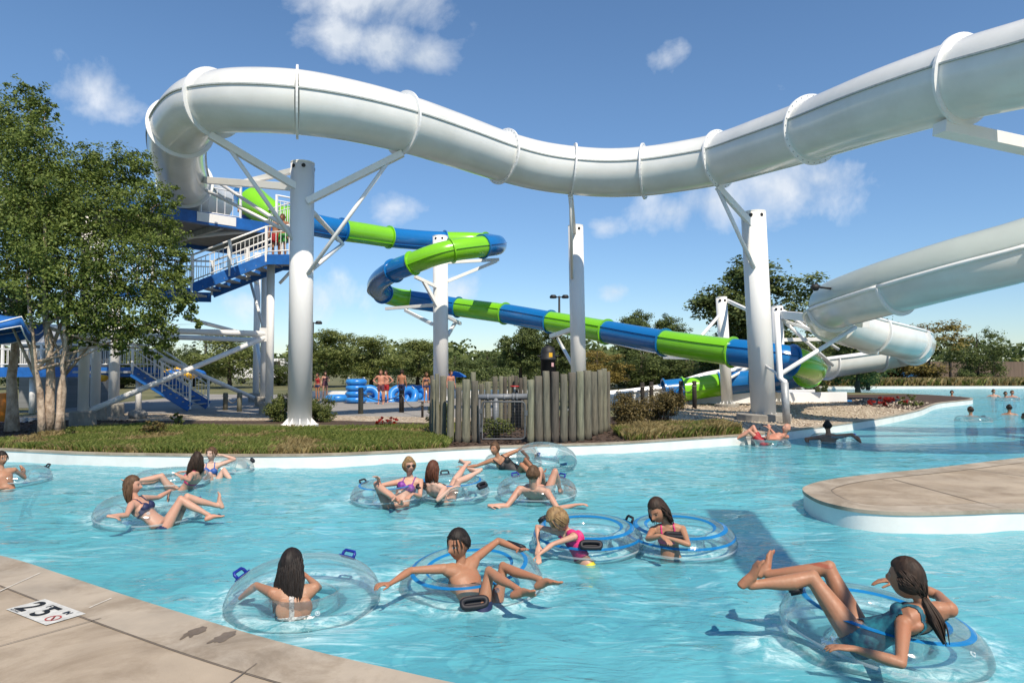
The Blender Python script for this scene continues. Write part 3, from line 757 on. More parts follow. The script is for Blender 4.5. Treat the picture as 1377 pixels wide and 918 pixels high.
# blue square canopy at the left edge
cp = thing('blue_canopy', (-11.3, 13.9, ZL), 'blue fabric canopy with pale piping poking in at the left edge', 'canopy')
ac = Vector((-11.3, 13.9, 2.62)); cs = []
for k in range(4):
    a = -.35 + k * PI / 2; cs.append(ac + Vector((math.cos(a) * 1.85, math.sin(a) * 1.85, .04)))
apex = ac + Vector((0, 0, .75)); mb = MB(); n = 8
for k in range(4):
    a, b = cs[k], cs[(k + 1) % 4]; rows = []
    for i in range(n + 1):
        row = []
        for j in range(n + 1):
            e = a.lerp(b, j / n) - Vector((0, 0, .30 * math.sin(PI * j / n) * (i / n))); q = apex.lerp(e, i / n); q.z -= .22 * math.sin(PI * i / n); row.append(q)
        rows.append(row)
    o = len(mb.v); mb.add([q for r in rows for q in r], [(i * (n + 1) + j, i * (n + 1) + j + 1, (i + 1) * (n + 1) + j + 1, (i + 1) * (n + 1) + j) for i in range(n) for j in range(n)], True)
    bot = [q - Vector((0, 0, .17 + .05 * math.sin(PI * 2 * j / n))) for j, q in enumerate(rows[-1])]
    mb.ribbon(rows[-1], bot)
    pm = MB(); pm.tube([q + Vector((0, 0, -.01)) for q in bot], .012, 6); pm.tube([q + (q - ac) * .006 for q in rows[-1]], .012, 6); pm.build('piping', M_steel, cp)
o = mb.build('fabric', M_canvas, cp); md = o.modifiers.new('thickness', 'SOLIDIFY'); md.thickness = .006
MB().tube([(ac.x, ac.y, ZL), apex], .05, 12).build('post', M_steel, cp)

# ---- timber palisade round the pump
def Z5(zx, zy): return 560 + zx / 4.303, 400 + zy / 4.303
ORD = ['first', 'second', 'third', 'fourth', 'fifth', 'sixth', 'seventh', 'eighth', 'ninth', 'tenth', 'eleventh', 'twelfth', 'thirteenth', 'fourteenth', 'fifteenth', 'sixteenth']
def post(zx, zt, zb, wd, label, group, seed):
    px, pb = Z5(zx, min(zb, 838 + .03 * (zb - 838))); _, ptp = Z5(zx, zt)
    b = P(px, pb, ZL); D = b.y; t = P(px, ptp, D=D); r = wd / 4.303 / 2 * D / 918
    rg = random.Random(seed); mb = MB(); n = 16; h = t.z - ZL + rg.uniform(-.07, .05)
    lean = Vector((rg.uniform(-.02, .02), rg.uniform(-.02, .02), 0)); pts = []; rad = []
    for i in range(9):
        f = i / 8; pts.append(Vector((b.x, b.y + r, ZL - .05)) + lean * f + Vector((rg.uniform(-.004, .004), 0, (h + .05) * f))); rad.append(r * (1.06 - .09 * f + rg.uniform(-.02, .02)))
    pts.append(pts[-1] + Vector((0, 0, .012))); rad.append(rad[-1] * .9)
    mb.tube(pts, rad, n); t = mb.build('timber_post', M_wood, None)
    me = t.data; off = Vector((b.x, b.y, ZL))
    for v in me.vertices: v.co -= off
    t.location = off
    tag(t, label, 'post', group); return t
left = [(338, 485, 850, 40), (285, 472, 870, 48), (240, 518, 865, 36), (195, 475, 840, 40), (150, 440, 825, 38), (122, 458, 826, 24), (98, 470, 812, 26), (84, 452, 800, 24)]
right = [(660, 475, 850, 42), (710, 450, 855, 48), (757, 430, 850, 42), (803, 412, 850, 46), (855, 440, 840, 44), (903, 425, 835, 46), (950, 440, 830, 46), (993, 417, 820, 48), (1033, 430, 797, 42), (1066, 405, 788, 36), (1092, 410, 780, 32), (1112, 420, 772, 24)]
for i, q in enumerate(left): post(*q, f'weathered timber post, {ORD[i]} to the left of the pump gate', 'palisade posts left of the gate', 10 + i)
for i, q in enumerate(right): post(*q, f'weathered timber post, {ORD[i]} to the right of the pump gate', 'palisade posts right of the gate', 40 + i)
back = [(330, 445, 800, 30), (375, 495, 790, 32), (412, 475, 775, 32), (454, 450, 765, 30), (488, 465, 758, 26), (513, 458, 752, 22), (536, 455, 748, 22), (558, 458, 746, 20), (582, 462, 750, 22), (604, 455, 756, 24), (628, 452, 765, 24)]
for i, q in enumerate(back): post(*q, f'{ORD[i]} post from the left in the back palisade row seen over the gate', 'palisade posts behind the gate', 70 + i)
# gate
gt = thing('pump_gate', P(676, 594, ZL), 'low rounded tubular gate with wire mesh between the timber posts', 'gate')
D_ = 13.2
ga, gb = P(648, 590, D=D_), P(706, 590, D=D_); gh = P(648, 540, D=D_).z - ga.z
mb = MB(); c = []
for (fx, fz) in [(0, 0), (0, .9), (.02, .97), (.06, 1), (.94, 1), (.98, .97), (1, .9), (1, .08), (.97, .02), (.9, 0), (.1, 0), (.02, .0)]:
    c.append(ga.lerp(gb, fx) + Vector((0, 0, gh * fz)))
mb.tube(c, .018, 8, closed=True); mb.build('frame', M_chain, gt)
mb = MB()
for i in range(1, 14): q = ga.lerp(gb, i / 14); mb.tube([q + Vector((0, 0, .01)), q + Vector((0, 0, gh - .01))], .0015, 4, cap=False)
for i in range(1, 12): z = gh * i / 12; mb.tube([ga + Vector((.01, 0, z)), gb + Vector((-.01, 0, z))], .0015, 4, cap=False)
mb.build('wire_mesh', M_chain, gt)
for z in (.25, .75): MB().box(ga + Vector((-.02, 0, gh * z)), (.05, .05, .09)).build('hinge', M_chain, gt)
MB().box(gb + Vector((.02, 0, gh * .7)), (.06, .05, .1)).build('latch', M_chain, gt)
MB().tube([ga + Vector((-.045, 0, -.25)), ga + Vector((-.045, 0, gh + .05))], .022, 8).build('hinge_post', M_chain, gt)
# pump pipework
pp = thing('pump_pipework', P(667, 592, ZL), 'grey plastic tee of pipework with a red valve wheel behind the gate', 'pipework')
D_ = 14.3; a = P(636, 534, D=D_); b = P(712, 533, D=D_); m = P(667, 534, D=D_)
MB().tube([a, b], .062, 16).build('pipe', M_pvc, pp)
MB().tube([(m.x, m.y, m.z), (m.x, m.y, ZL)], .06, 16).build('riser', M_pvc, pp)
for px in (656, 678, 690, 695): q = P(px, 534, D=D_); MB().tube([q - Vector((.022, 0, 0)), q + Vector((.022, 0, 0))], .085 if px > 680 else .073, 16).build('coupling', M_pvc, pp)
q = P(692, 527, D=D_); MB().tube([q, q + Vector((0, 0, .12))], .02, 8).build('valve_stem', M_galv, pp)
mb = MB(); c = q + Vector((0, 0, .12)); mb.tube([c + Vector((math.cos(t) * .085, math.sin(t) * .085, 0)) for t in [2 * PI * i / 16 for i in range(16)]], .014, 8, closed=True)
mb.tube([c - Vector((.085, 0, 0)), c + Vector((.085, 0, 0))], .01, 6); mb.tube([c - Vector((0, .085, 0)), c + Vector((0, .085, 0))], .01, 6); mb.build('valve_wheel', M_red, pp)
# black filter vessel
fv = thing('filter_vessel', P(738, 592, ZL), 'black domed filter vessel with a yellow label above the palisade', 'filter')
D_ = 16; q = P(737, 500, D=D_); r = .17; zt = P(737, 464, D=D_).z
base = Vector((q.x, q.y, ZL)); H_ = zt - ZL
MB().lathe(base, [(r, 0), (r, H_ - .36), (r + .02, H_ - .35), (r + .02, H_ - .30), (r, H_ - .29), (r, H_ - .16), (r * .82, H_ - .07), (r * .4, H_ - .02), (0, H_)], 28).build('tank', M_black, fv)
f = MB(); n = 8
def patch(z0, z1, a0, a1, rr): f.ribbon([base + Vector((math.cos(a0 + (a1 - a0) * i / n) * rr, math.sin(a0 + (a1 - a0) * i / n) * rr, z0)) for i in range(n + 1)], [base + Vector((math.cos(a0 + (a1 - a0) * i / n) * rr, math.sin(a0 + (a1 - a0) * i / n) * rr, z1)) for i in range(n + 1)])
patch(H_ - .28, H_ - .18, -1.5, -1.0, r + .004); f.build('yellow_label', M_yellow, fv)
f = MB(); patch(H_ - .50, H_ - .41, -1.15, -.75, r + .004); f.build('round_label', mat('pink label', (.6, .35, .36), .6), fv)
for k in (-1, 1): MB().tube([base + Vector((k * .16, 0, H_ - .27)), base + Vector((k * .25, 0, H_ - .25)), base + Vector((k * .25, 0, H_ - .05 - .2))], .02, 8).build('lifting_lug', M_black, fv)

# ---- depth marker tile set in the near deck
M_tile = mat('white ceramic tile', (.62, .62, .58), .4, scale=20)
M_tblack = mat('black tile glaze', (.012, .012, .014), .5); M_tred = mat('red tile glaze', (.45, .06, .05), .5)
tl = thing('depth_marker', P(57, 822, ZL), 'white depth marker tile reading 2 FT 5 IN with a no diving sign', 'depth marker')
z0 = ZL + .006
c00, c01, c10 = P(62, 840, z0), P(107, 822.5, z0), P(8, 818.5, z0)
ux = (c00 - c10); up_ = (c01 - c00); TW, TH_ = ux.length, up_.length; ux.normalize(); up_ = (up_ - ux * up_.dot(ux)).normalized()
def tp(u, v, dz=0): return c10 + ux * (u * TW) + up_ * (v * TH_) + Vector((0, 0, dz))
MB().quad(tp(0, 0), tp(1, 0), tp(1, 1), tp(0, 1)).build('tile', M_tile, tl)
def lettering(txt, u, v, size, m, name='lettering', sx=1.0):
    cu = bpy.data.curves.new(name, 'FONT'); cu.body = txt; cu.size = 1; cu.offset = .018
    tmp = bpy.data.objects.new('tmp', cu); COL.objects.link(tmp)
    bpy.context.view_layer.update()
    me = bpy.data.meshes.new_from_object(tmp.evaluated_get(bpy.context.evaluated_depsgraph_get()))
    bpy.data.objects.remove(tmp)
    o = tp(u, v, .003) - root_loc(tl)
    for p in me.vertices: p.co = o + ux * (p.co.x * size * sx) + up_ * (p.co.y * size)
    me.materials.clear(); me.materials.append(m)
    ob = bpy.data.objects.new(name, me); COL.objects.link(ob); ob.parent = tl
s_ = TH_ * 1.05
lettering('2', .06, .14, s_ * .95, M_tblack); lettering('5', .42, .14, s_ * .95, M_tblack); lettering('FT', .345, .66, s_ * .25, M_tblack); lettering('IN', .74, .66, s_ * .25, M_tblack)
lettering('NO DIVING', .06, .03, s_ * .085, M_tblack)
rg_ = MB(); cc_ = tp(.84, .34, .003); rr = TH_ * .2
A = [cc_ + ux * math.cos(t) * rr + up_ * math.sin(t) * rr for t in [2 * PI * i / 28 for i in range(29)]]; B = [cc_ + (q - cc_) * .8 for q in A]; rg_.ribbon(A, B); rg_.build('no_diving_ring', M_tred, tl)
d1 = (ux + up_).normalized(); d2 = (ux - up_).normalized(); sl = MB(); sl.quad(cc_ + d2 * rr * .82 + d1 * rr * .07, cc_ + d2 * rr * .82 - d1 * rr * .07, cc_ - d2 * rr * .82 - d1 * rr * .07, cc_ - d2 * rr * .82 + d1 * rr * .07); sl.v = [v + Vector((0, 0, .002)) for v in sl.v]; sl.build('no_diving_slash', M_tred, tl)
dv = MB(); dv.add([cc_ + ux * (x * rr) + up_ * (y * rr) for x, y in [(-.5, .25), (-.35, .4), (.1, .1), (.45, -.2), (.4, -.32), (.05, -.08), (-.1, -.05)]], [(0, 1, 2, 3, 4, 5, 6)]); dv.add([cc_ + ux * ((.52 + .12 * math.cos(t)) * rr) + up_ * ((-.42 + .12 * math.sin(t)) * rr) for t in [2 * PI * i / 10 for i in range(10)]], [tuple(range(10))])
o = dv.build('diver_pictogram', M_tblack, tl); o['kind'] = 'stuff'
# wet footprints on the coping
M_wet = mat('wet concrete', (.16, .12, .085), .3, scale=14)
for k, (px, py) in enumerate([(262, 849), (301, 856)]):
    c = P(px, py, ZL + .0065); mb = MB(); n = 36; vs = []
    for i in range(n):
        a = 2 * PI * i / n; r_ = .78 + .5 * noise.noise(Vector((math.cos(a) * 2.2, math.sin(a) * 2.2, k * 5)))
        vs.append(c + Vector((.055 * math.cos(a) * r_ + .05 * math.sin(a) * .4, .105 * math.sin(a) * r_, 0)))
    mb.add(vs, [tuple(range(n))]); struct('wet_patch', mb, M_wet)
# ================================================================ PLANTS
def leaf_mat(name, dark, lite, tr=.25, warm=None):
    m = bpy.data.materials.new(name); t, N, L = nt(m); b = N['Principled BSDF']; b.inputs['Roughness'].default_value = .55; b.inputs['Specular IOR Level'].default_value = .3
    g = N.new('ShaderNodeNewGeometry'); r = N.new('ShaderNodeValToRGB'); e = r.color_ramp.elements
    e[0].color = (*dark, 1); e[1].color = (*lite, 1); e[0].position = .05; e[1].position = .95
    if warm: x = e.new(.985); x.color = (*warm, 1); e[1].position = .9
    L.new(g.outputs['Random Per Island'], r.inputs['Fac']); L.new(r.outputs['Color'], b.inputs['Base Color'])
    tl = N.new('ShaderNodeBsdfTranslucent'); L.new(r.outputs['Color'], tl.inputs['Color'])
    ms = N.new('ShaderNodeMixShader'); ms.inputs['Fac'].default_value = tr
    L.new(b.outputs[0], ms.inputs[1]); L.new(tl.outputs[0], ms.inputs[2]); L.new(ms.outputs[0], N['Material Output'].inputs['Surface'])
    return m
M_birch = leaf_mat('birch leaves', (.055, .095, .018), (.22, .28, .065), .38)
M_leafA = leaf_mat('mid green leaves', (.10, .14, .035), (.30, .33, .11), .38)
M_leafB = leaf_mat('dark green leaves', (.055, .09, .026), (.19, .23, .075), .35)
M_leafC = leaf_mat('olive autumn leaves', (.13, .11, .03), (.40, .31, .09), .38)
M_leafD = leaf_mat('conifer needles', (.022, .045, .016), (.06, .09, .03))
M_shrub = leaf_mat('shrub leaves', (.06, .09, .022), (.21, .24, .065), .35)
M_brush = leaf_mat('bronze shrub leaves', (.07, .06, .02), (.20, .15, .055))
M_redfl = leaf_mat('red flowers', (.16, .008, .006), (.42, .03, .02))
M_grass = leaf_mat('tufted grass', (.08, .125, .02), (.26, .29, .075), .35)
M_grassd = leaf_mat('dry grass', (.17, .13, .05), (.44, .35, .16), .35)
M_bark = mat('flaking birch bark', (.66, .53, .40), .9, scale=9, c2=(.26, .18, .12), bump=.9, bscale=26, bdist=.02, stretch=(1, 1, .6))
M_barkd = mat('dark bark', (.09, .07, .05), .95, scale=8, c2=(.035, .028, .02), bump=.8, bscale=20)

def leaf(mb, p, n, size, rg, asp=.55):
    """one pointed leaf (two triangles with a fold)"""
    n = n.normalized(); u = n.orthogonal().normalized(); u.rotate(Matrix.Rotation(rg.uniform(0, 2 * PI), 3, n)); v = n.cross(u)
    l = size * rg.uniform(.7, 1.3); w_ = l * asp
    o = len(mb.v); mb.v += [p - u * l * .5, p + v * w_ * .5 - u * .05 * l, p + u * l * .5, p - v * w_ * .5 - u * .05 * l]
    mb.f.append((o, o + 1, o + 2, o + 3)); mb.smooth.append(False)
def rdir(rg):
    z = rg.uniform(-1, 1); a = rg.uniform(0, 2 * PI); s = math.sqrt(1 - z * z); return Vector((s * math.cos(a), s * math.sin(a), z))
def crown_mesh(clumps, n, size, seed, sub=10, tuft=.34, droop=.25, hollow=.45):
    """clumps: (centre, (rx,ry,rz)); leaves gather in tufts scattered through every clump"""
    rg = random.Random(seed); mb = MB(); vol = [c[1][0] * c[1][1] + c[1][2] * c[1][0] for c in clumps]; tot = sum(vol)
    for (c, r), v in zip(clumps, vol):
        m = int(n * v / tot); k = max(3, int(m / 38)); c = Vector(c)
        for t in range(k):
            d = rdir(rg); rr = hollow + (1 - hollow) * rg.random() ** .6
            tc_ = c + Vector((d.x * r[0], d.y * r[1], d.z * r[2])) * rr * rg.uniform(.85, 1.12)
            ts = tuft * (.6 + .8 * rg.random()) * min(r)
            for q in range(int(38 * rg.uniform(.5, 1.5))):
                e = rdir(rg); p = tc_ + Vector((e.x, e.y, e.z * .75)) * ts * rg.random() ** .55
                nrm = (d * .7 + rdir(rg) * .9 + Vector((0, 0, .55)))
                leaf(mb, p, nrm, size, rg)
    return mb
def limbs(mb, base, top, r, rg, tips, n=9):
    k = 7; pts = []
    for i in range(k + 1):
        f = i / k; pts.append(base.lerp(top, f) + Vector((rg.uniform(-1, 1), rg.uniform(-1, 1), 0)) * r * .5 * math.sin(PI * f))
    mb.tube(pts, [r * (1.25 if i == 0 else 1) * (1 - .75 * i / k) for i in range(k + 1)], n)
    for t in tips:
        f = rg.uniform(.35, .9); s = base.lerp(top, f); t = Vector(t); mid = s.lerp(t, .5) + Vector((0, 0, -.06 * (t - s).length))
        rr = r * (1 - .75 * f) * .6
        mb.tube([s, mid, t], [rr, rr * .6, rr * .15], 6)

# ---- the river birch at the left
def big_birch():
    t = thing('birch_tree', P(70, 586, ZL), 'big multi stemmed river birch with leafy crown at the left edge of the island', 'tree')
    base = P(70, 584, ZL); rg = random.Random(5)
    cl = []
    for px, py, r, D in [(20, 165, 46, 14.6), (52, 205, 50, 14.2), (8, 240, 62, 14.0), (75, 262, 60, 13.9), (30, 320, 66, 13.6), (118, 235, 40, 14.6), (150, 232, 40, 14.9), (178, 225, 34, 15), (132, 290, 56, 14.2), (190, 280, 46, 14.6), (222, 265, 20, 15.2), (212, 330, 42, 14.6), (95, 345, 60, 13.5), (160, 362, 56, 13.9), (236, 352, 24, 14.8), (228, 395, 36, 14.4),
                         (20, 395, 46, 13.6), (75, 400, 48, 13.3), (130, 420, 44, 13.6), (185, 420, 44, 14.0), (250, 412, 20, 14.5), (215, 448, 26, 14.2), (160, 455, 26, 13.9), (38, 130, 26, 14.8), (108, 452, 22, 13.7), (245, 375, 16, 14.8), (-50, 260, 70, 14.2), (-50, 370, 60, 14), (-40, 170, 50, 14.8), (60, 150, 20, 14.8), (205, 470, 14, 14.2), (262, 436, 11, 14.5)]:
        D += .9; c = P(px, py, D=D); R_ = r * D / 918; cl.append((c, (R_, R_ * 1.15, R_ * .92)))
    crown_mesh(cl, 112000, .070, 3, tuft=.29, hollow=.3).build('crown', M_birch, t)
    tips = [(36, 425, 13.9, .10), (60, 360, 14.1, .13), (96, 430, 14.5, .085), (88, 420, 14.0, .07)]
    for k, ((px, py, D, r), bx) in enumerate(zip(tips, (58, 68, 78, 84))):
        top = P(px, py - 60, D=D); b = P(bx, 584, D=14.6 + .12 * (k % 2)); b.z = ZL - .05
        mb = MB(); limbs(mb, b, top, r * .82, rg, [cl[i][0] for i in rg.sample(range(len(cl)), 8)], 12); mb.build('trunk', M_bark, t)
    return t
big_birch()
t = thing('slim_tree', P(16, 580, ZL), 'slimmer darker tree trunk at the far left edge beside the birch', 'tree')
b = P(16, 580, ZL); mb = MB(); limbs(mb, b, P(24, 330, D=15.6), .13, random.Random(9), [P(5, 300, D=15.5), P(60, 280, D=15.8)], 10); mb.build('trunk', M_bark, t)
crown_mesh([(P(20, 330, D=16), (.9, .9, .8)), (P(-10, 420, D=15.9), (.7, .7, .6)), (P(50, 400, D=15.8), (.6, .6, .5))], 4000, .1, 8).build('crown', M_birch, t)

# ---- background trees: five kinds, copied
def proto_tree(kind):
    """unit tree about 1 m tall, crown from .22 up"""
    rg = random.Random(kind * 31 + 2); cl = []
    if kind == 0:      # round maple
        for i in range(20):
            d = rdir(rg); k = rg.uniform(.75, 1.1); cl.append((Vector((d.x * .26 * k, d.y * .26 * k, .54 + d.z * .32 * k)), (.15, .15, .12)))
        cl.append((Vector((0, 0, .52)), (.28, .28, .36))); n, sz, m = 15000, .024, M_leafA
    elif kind == 1:    # tall loose cottonwood
        for i in range(26):
            d = rdir(rg); k = rg.uniform(.55, 1.1); cl.append((Vector((d.x * .25 * k, d.y * .25 * k, .56 + d.z * .40 * k)), (rg.uniform(.09, .15),) * 2 + (rg.uniform(.08, .13),)))
        n, sz, m = 26000, .022, M_leafB
    elif kind == 2:    # autumn olive tree
        for i in range(13):
            d = rdir(rg); cl.append((Vector((d.x * .27, d.y * .27, .52 + d.z * .36)), (.15, .15, .12)))
        n, sz, m = 12000, .025, M_leafC
    elif kind == 3:    # conifer
        for i in range(13):
            f = i / 12; r = .24 * (1 - f) + .02
            for j in range(4 if r > .1 else 2):
                a = rg.uniform(0, 2 * PI); cl.append((Vector((math.cos(a) * r * .6, math.sin(a) * r * .6, .10 + .86 * f)), (r * .6 + .02, r * .6 + .02, .05)))
        n, sz, m = 8000, .022, M_leafD
    else:              # dense dark round-headed
        for i in range(20):
            d = rdir(rg); k = rg.uniform(.8, 1.12); cl.append((Vector((d.x * .30 * k, d.y * .30 * k, .48 + d.z * .38 * k)), (.16, .16, .13)))
        cl.append((Vector((0, 0, .45)), (.3, .3, .36))); n, sz, m = 15000, .025, M_leafB
    t = thing('proto', (0, 0, 0), 'x', 'tree')
    crown_mesh(cl, n, sz, kind + 20, hollow=.15, tuft=.5).build('crown', m, t)
    mb = MB(); limbs(mb, Vector((0, 0, -.02)), Vector((0, 0, .8)), .022 if kind != 1 else .028, rg, [c[0] for c in cl[:9]], 8); mb.build('trunk', M_barkd, t)
    return t
PROTO = {k: proto_tree(k) for k in range(5)}
used = set()
def put_tree(kind, px, py_top, D, wpx, name, label, group='trees behind the water park', py_base=None):
    src = PROTO[kind]; py_top -= 7 if D > 40 else 3
    t = src if kind not in used else copy_tree(src); used.add(kind)
    t.name = name; top = P(px, py_top, D=D); h = top.z - ZL + .0
    wid = 1.42 * wpx * D / 918 / (.82 if kind in (0, 2) else .80 if kind == 1 else .5 if kind == 3 else .92)
    t.location = (top.x, D, ZL - .02); t.scale = (wid, wid, h * 1.03); t.rotation_euler = (0, 0, rng.uniform(0, 6.28))
    t['label'] = label; t['group'] = group
put_tree(1, 1016, 352, 38, 150, 'cottonwood_tree', 'tall dark cottonwood towering behind the stout right column')
put_tree(0, 310, 448, 46, 84, 'maple_tree', 'dark green round tree behind the stair tower columns')
put_tree(0, 438, 446, 48, 80, 'maple_tree', 'rounded green tree just right of the thickest left column')
put_tree(0, 500, 455, 50, 78, 'maple_tree', 'rounded green tree behind the man with hands on hips')
put_tree(0, 562, 460, 54, 70, 'maple_tree', 'rounded green tree just left of the helix column')
put_tree(4, 612, 478, 62, 60, 'shade_tree', 'low dark tree just right of the helix column foot')
put_tree(4, 655, 474, 70, 62, 'shade_tree', 'small distant tree left of the tall loose poplar')
put_tree(1, 700, 432, 46, 62, 'poplar_tree', 'tall loose poplar above the timber palisade')
put_tree(1, 745, 440, 47, 60, 'poplar_tree', 'poplar seen behind the black filter vessel')
put_tree(2, 803, 470, 44, 70, 'olive_tree', 'brownish tree right of the middle column')
put_tree(1, 868, 424, 50, 78, 'poplar_tree', 'airy dark tree poking above the long blue slide section')
put_tree(1, 905, 430, 52, 62, 'poplar_tree', 'airy dark tree left of the slim white column')
put_tree(4, 862, 470, 46, 90, 'shade_tree', 'bushy tree under the green slide right of the palisade')
put_tree(4, 925, 468, 47, 90, 'shade_tree', 'bushy tree behind the row of clipped round shrubs')
put_tree(4, 1000, 440, 42, 110, 'shade_tree', 'dense dark tree at the foot of the cottonwood')
put_tree(4, 1085, 430, 45, 110, 'shade_tree', 'dense dark tree behind the trusses of the spiral chute')
put_tree(4, 1165, 412, 46, 70, 'shade_tree', 'dark tree peeping over the white spiral chute')
put_tree(2, 1247, 428, 56, 86, 'olive_tree', 'yellowing autumn tree beside the end of the spiral chute')
put_tree(2, 1205, 450, 58, 70, 'olive_tree', 'yellowing tree under the spiral chute by the blue shed')
put_tree(4, 1313, 440, 60, 62, 'shade_tree', 'lone dark round tree at the right above the far swimmers')
put_tree(1, 1152, 440, 40.5, 62, 'shrub_tree', 'short many stemmed tree standing in the flower bed on the island tip')
put_tree(3, 262, 468, 50, 34, 'spruce_tree', 'narrow spruce between the birch and the stair columns')
put_tree(4, 228, 455, 48, 60, 'shade_tree', 'green tree behind the yellow and blue flower shade')
put_tree(4, 375, 480, 52, 50, 'shade_tree', 'low tree peeping out left of the thickest column')
put_tree(4, 60, 440, 45, 120, 'shade_tree', 'dark tree seen between the birch stems')
put_tree(4, 165, 450, 46, 90, 'shade_tree', 'dark tree behind the bottom stair flight')
# ---- shrubs
def bush(px, py_top, py_base, wpx, m, name, label, n=7000, size=.045, group=None, seed=1, dense=True):
    b = P(px, py_base, ZL); D = b.y; h = P(px, py_top, D=D).z - ZL; w_ = wpx * D / 918 / 2
    rg = random.Random(seed); cl = []
    for i in range(9):
        d = rdir(rg); cl.append((Vector((b.x + d.x * w_ * .55, b.y + d.y * w_ * .5, ZL + h * (.48 + .34 * d.z))), (w_ * .45, w_ * .45, h * .30)))
    t = thing(name, b, label, 'shrub', group); crown_mesh(cl, n, size, seed, hollow=.2, tuft=.5).build('foliage', m, t)
    mb = MB()
    for i in range(5): mb.tube([b + Vector((0, 0, -.03)), b + Vector((rg.uniform(-.5, .5) * w_, rg.uniform(-.5, .5) * w_, h * .6))], [.02, .006], 5)
    mb.build('stems', M_barkd, t); return t
bush(378, 532, 566, 44, M_shrub, 'shrub', 'dark clipped shrub left of the foot of the thickest column', seed=11)
bush(432, 530, 566, 50, M_shrub, 'shrub', 'dark clipped shrub right of the foot of the thickest column', seed=12)
bush(592, 540, 582, 40, M_shrub, 'shrub', 'dark shrub tucked behind the left end of the palisade', seed=13)
bush(846, 528, 574, 70, M_brush, 'shrub', 'bronze green shrub just right of the palisade', 10000, .05, seed=14)
bush(892, 527, 571, 76, M_brush, 'shrub', 'bronze green shrub nearest the gravel, right of the palisade', 10000, .05, seed=15)
bush(668, 552, 588, 46, M_shrub, 'shrub', 'leafy vine growing behind the wire gate', 2600, .05, seed=19)
bush(205, 562, 586, 34, M_brush, 'shrub', 'small brown shrub near the birch on the mulch', 700, .05, seed=16)
bush(238, 556, 574, 20, M_shrub, 'shrub', 'little round green shrub below the bottom stair', 500, .045, seed=17)
bush(95, 572, 590, 20, M_shrub, 'shrub', 'tiny shrub at the foot of the birch', 300, .05, seed=18)
for i, x in enumerate([832, 852, 872, 890, 909, 928]):
    bush(x, 497 - (i % 2), 520, 20, M_leafA, 'hedge_ball', f'{ORD[i]} clipped round shrub from the left in the row above the splash lane', 700, .11, 'clipped round shrubs', 30 + i)
bush(1302, 494, 516, 34, M_leafB, 'shrub', 'round dark bush in front of the lone tree on the far bank', 1200, .12, seed=41)
bush(520, 560, 572, 36, M_redfl, 'flower_clump', 'clump of red flowers behind the grass near the column', 700, .05, seed=42)
bush(1188, 529, 546, 60, M_redfl, 'flower_clump', 'low bed of red flowers on the island tip', 900, .07, seed=43)
bush(1225, 532, 545, 40, M_shrub, 'flower_clump', 'low green plants beside the red flowers on the island tip', 600, .07, seed=44)
bush(1100, 505, 530, 40, M_leafB, 'shrub', 'dark bush under the white trusses by the far channel', 900, .1, seed=45)

# ---- ground cover
def blades(name, poly_fn, n, h, m, seed, w_=.008):
    rg = random.Random(seed); mb = MB()
    for i in range(n):
        p = poly_fn(rg)
        if p is None: continue
        k = rg.randint(4, 7)
        for j in range(k):
            a = rg.uniform(0, 2 * PI); d = Vector((math.cos(a), math.sin(a), 0)); s = Vector((-d.y, d.x, 0)) * w_ * rg.uniform(.6, 1.3)
            hh = h * rg.uniform(.5, 1.2) * p[2]; o = Vector((p[0] + rg.uniform(-.05, .05), p[1] + rg.uniform(-.05, .05), ZL - .01)); ln = d * hh * rg.uniform(.2, .8)
            mb.add([o - s, o + s, o + ln * .4 + Vector((0, 0, hh * .75)) + s * .7, o + ln + Vector((0, 0, hh))], [(0, 1, 2, 3)])
    ob = mb.build(name, m); ob['kind'] = 'stuff'; return ob
import bisect
islx = [(q.x, q.y) for q in isl if q.y < 30]
def shore_y(x):
    for (x0, y0), (x1, y1) in zip(islx[:-1], islx[1:]):
        if x0 <= x <= x1: return y0 + (y1 - y0) * (x - x0) / max(1e-6, x1 - x0)
    return 13
def strip_fn(xa, xb, d0, d1, lim=.42, sc=.9, dry=False):
    def f(rg):
        x = rg.uniform(xa, xb); y = shore_y(x) + .14 + d0 + (d1 - d0) * rg.random() ** 1.2
        v = noise.noise(Vector((x * sc, y * sc, 3 if dry else 0))) * .5 + .5
        if v < lim - .15 * rg.random(): return None
        return (x, y, .55 + .7 * v)
    return f
zone('lawn', [Vector((x, shore_y(x) + .11)) for x in [-10.5 + .5 * i for i in range(19)]] + [Vector((-1.5, 15.5)), Vector((-2.6, 17)), Vector((-5.8, 17.6)), Vector((-10.5, 17.4))], M_lawn, ZL - .002)
blades('grass', strip_fn(-9.9, -1.2, .0, 4.2, .50), 19000, .14, M_grass, 1)
blades('grass', strip_fn(-9.9, -1.2, .0, 4.2, .40, 1.3, True), 8000, .12, M_grassd, 2)
blades('grass', strip_fn(2.3, 5.0, .1, 1.7, .30), 4000, .2, M_grass, 3)
blades('grass', strip_fn(2.3, 5.0, .1, 1.7, .35, 1.5, True), 2600, .24, M_grassd, 4)
def bank(rg): x = rg.uniform(12, 66); return (x, 51.6 + rg.random() * 5, 1.0)
blades('bank_grass', bank, 6500, .55, M_grassd, 5, .05); blades('bank_grass', bank, 4500, .5, M_grass, 6, .05)
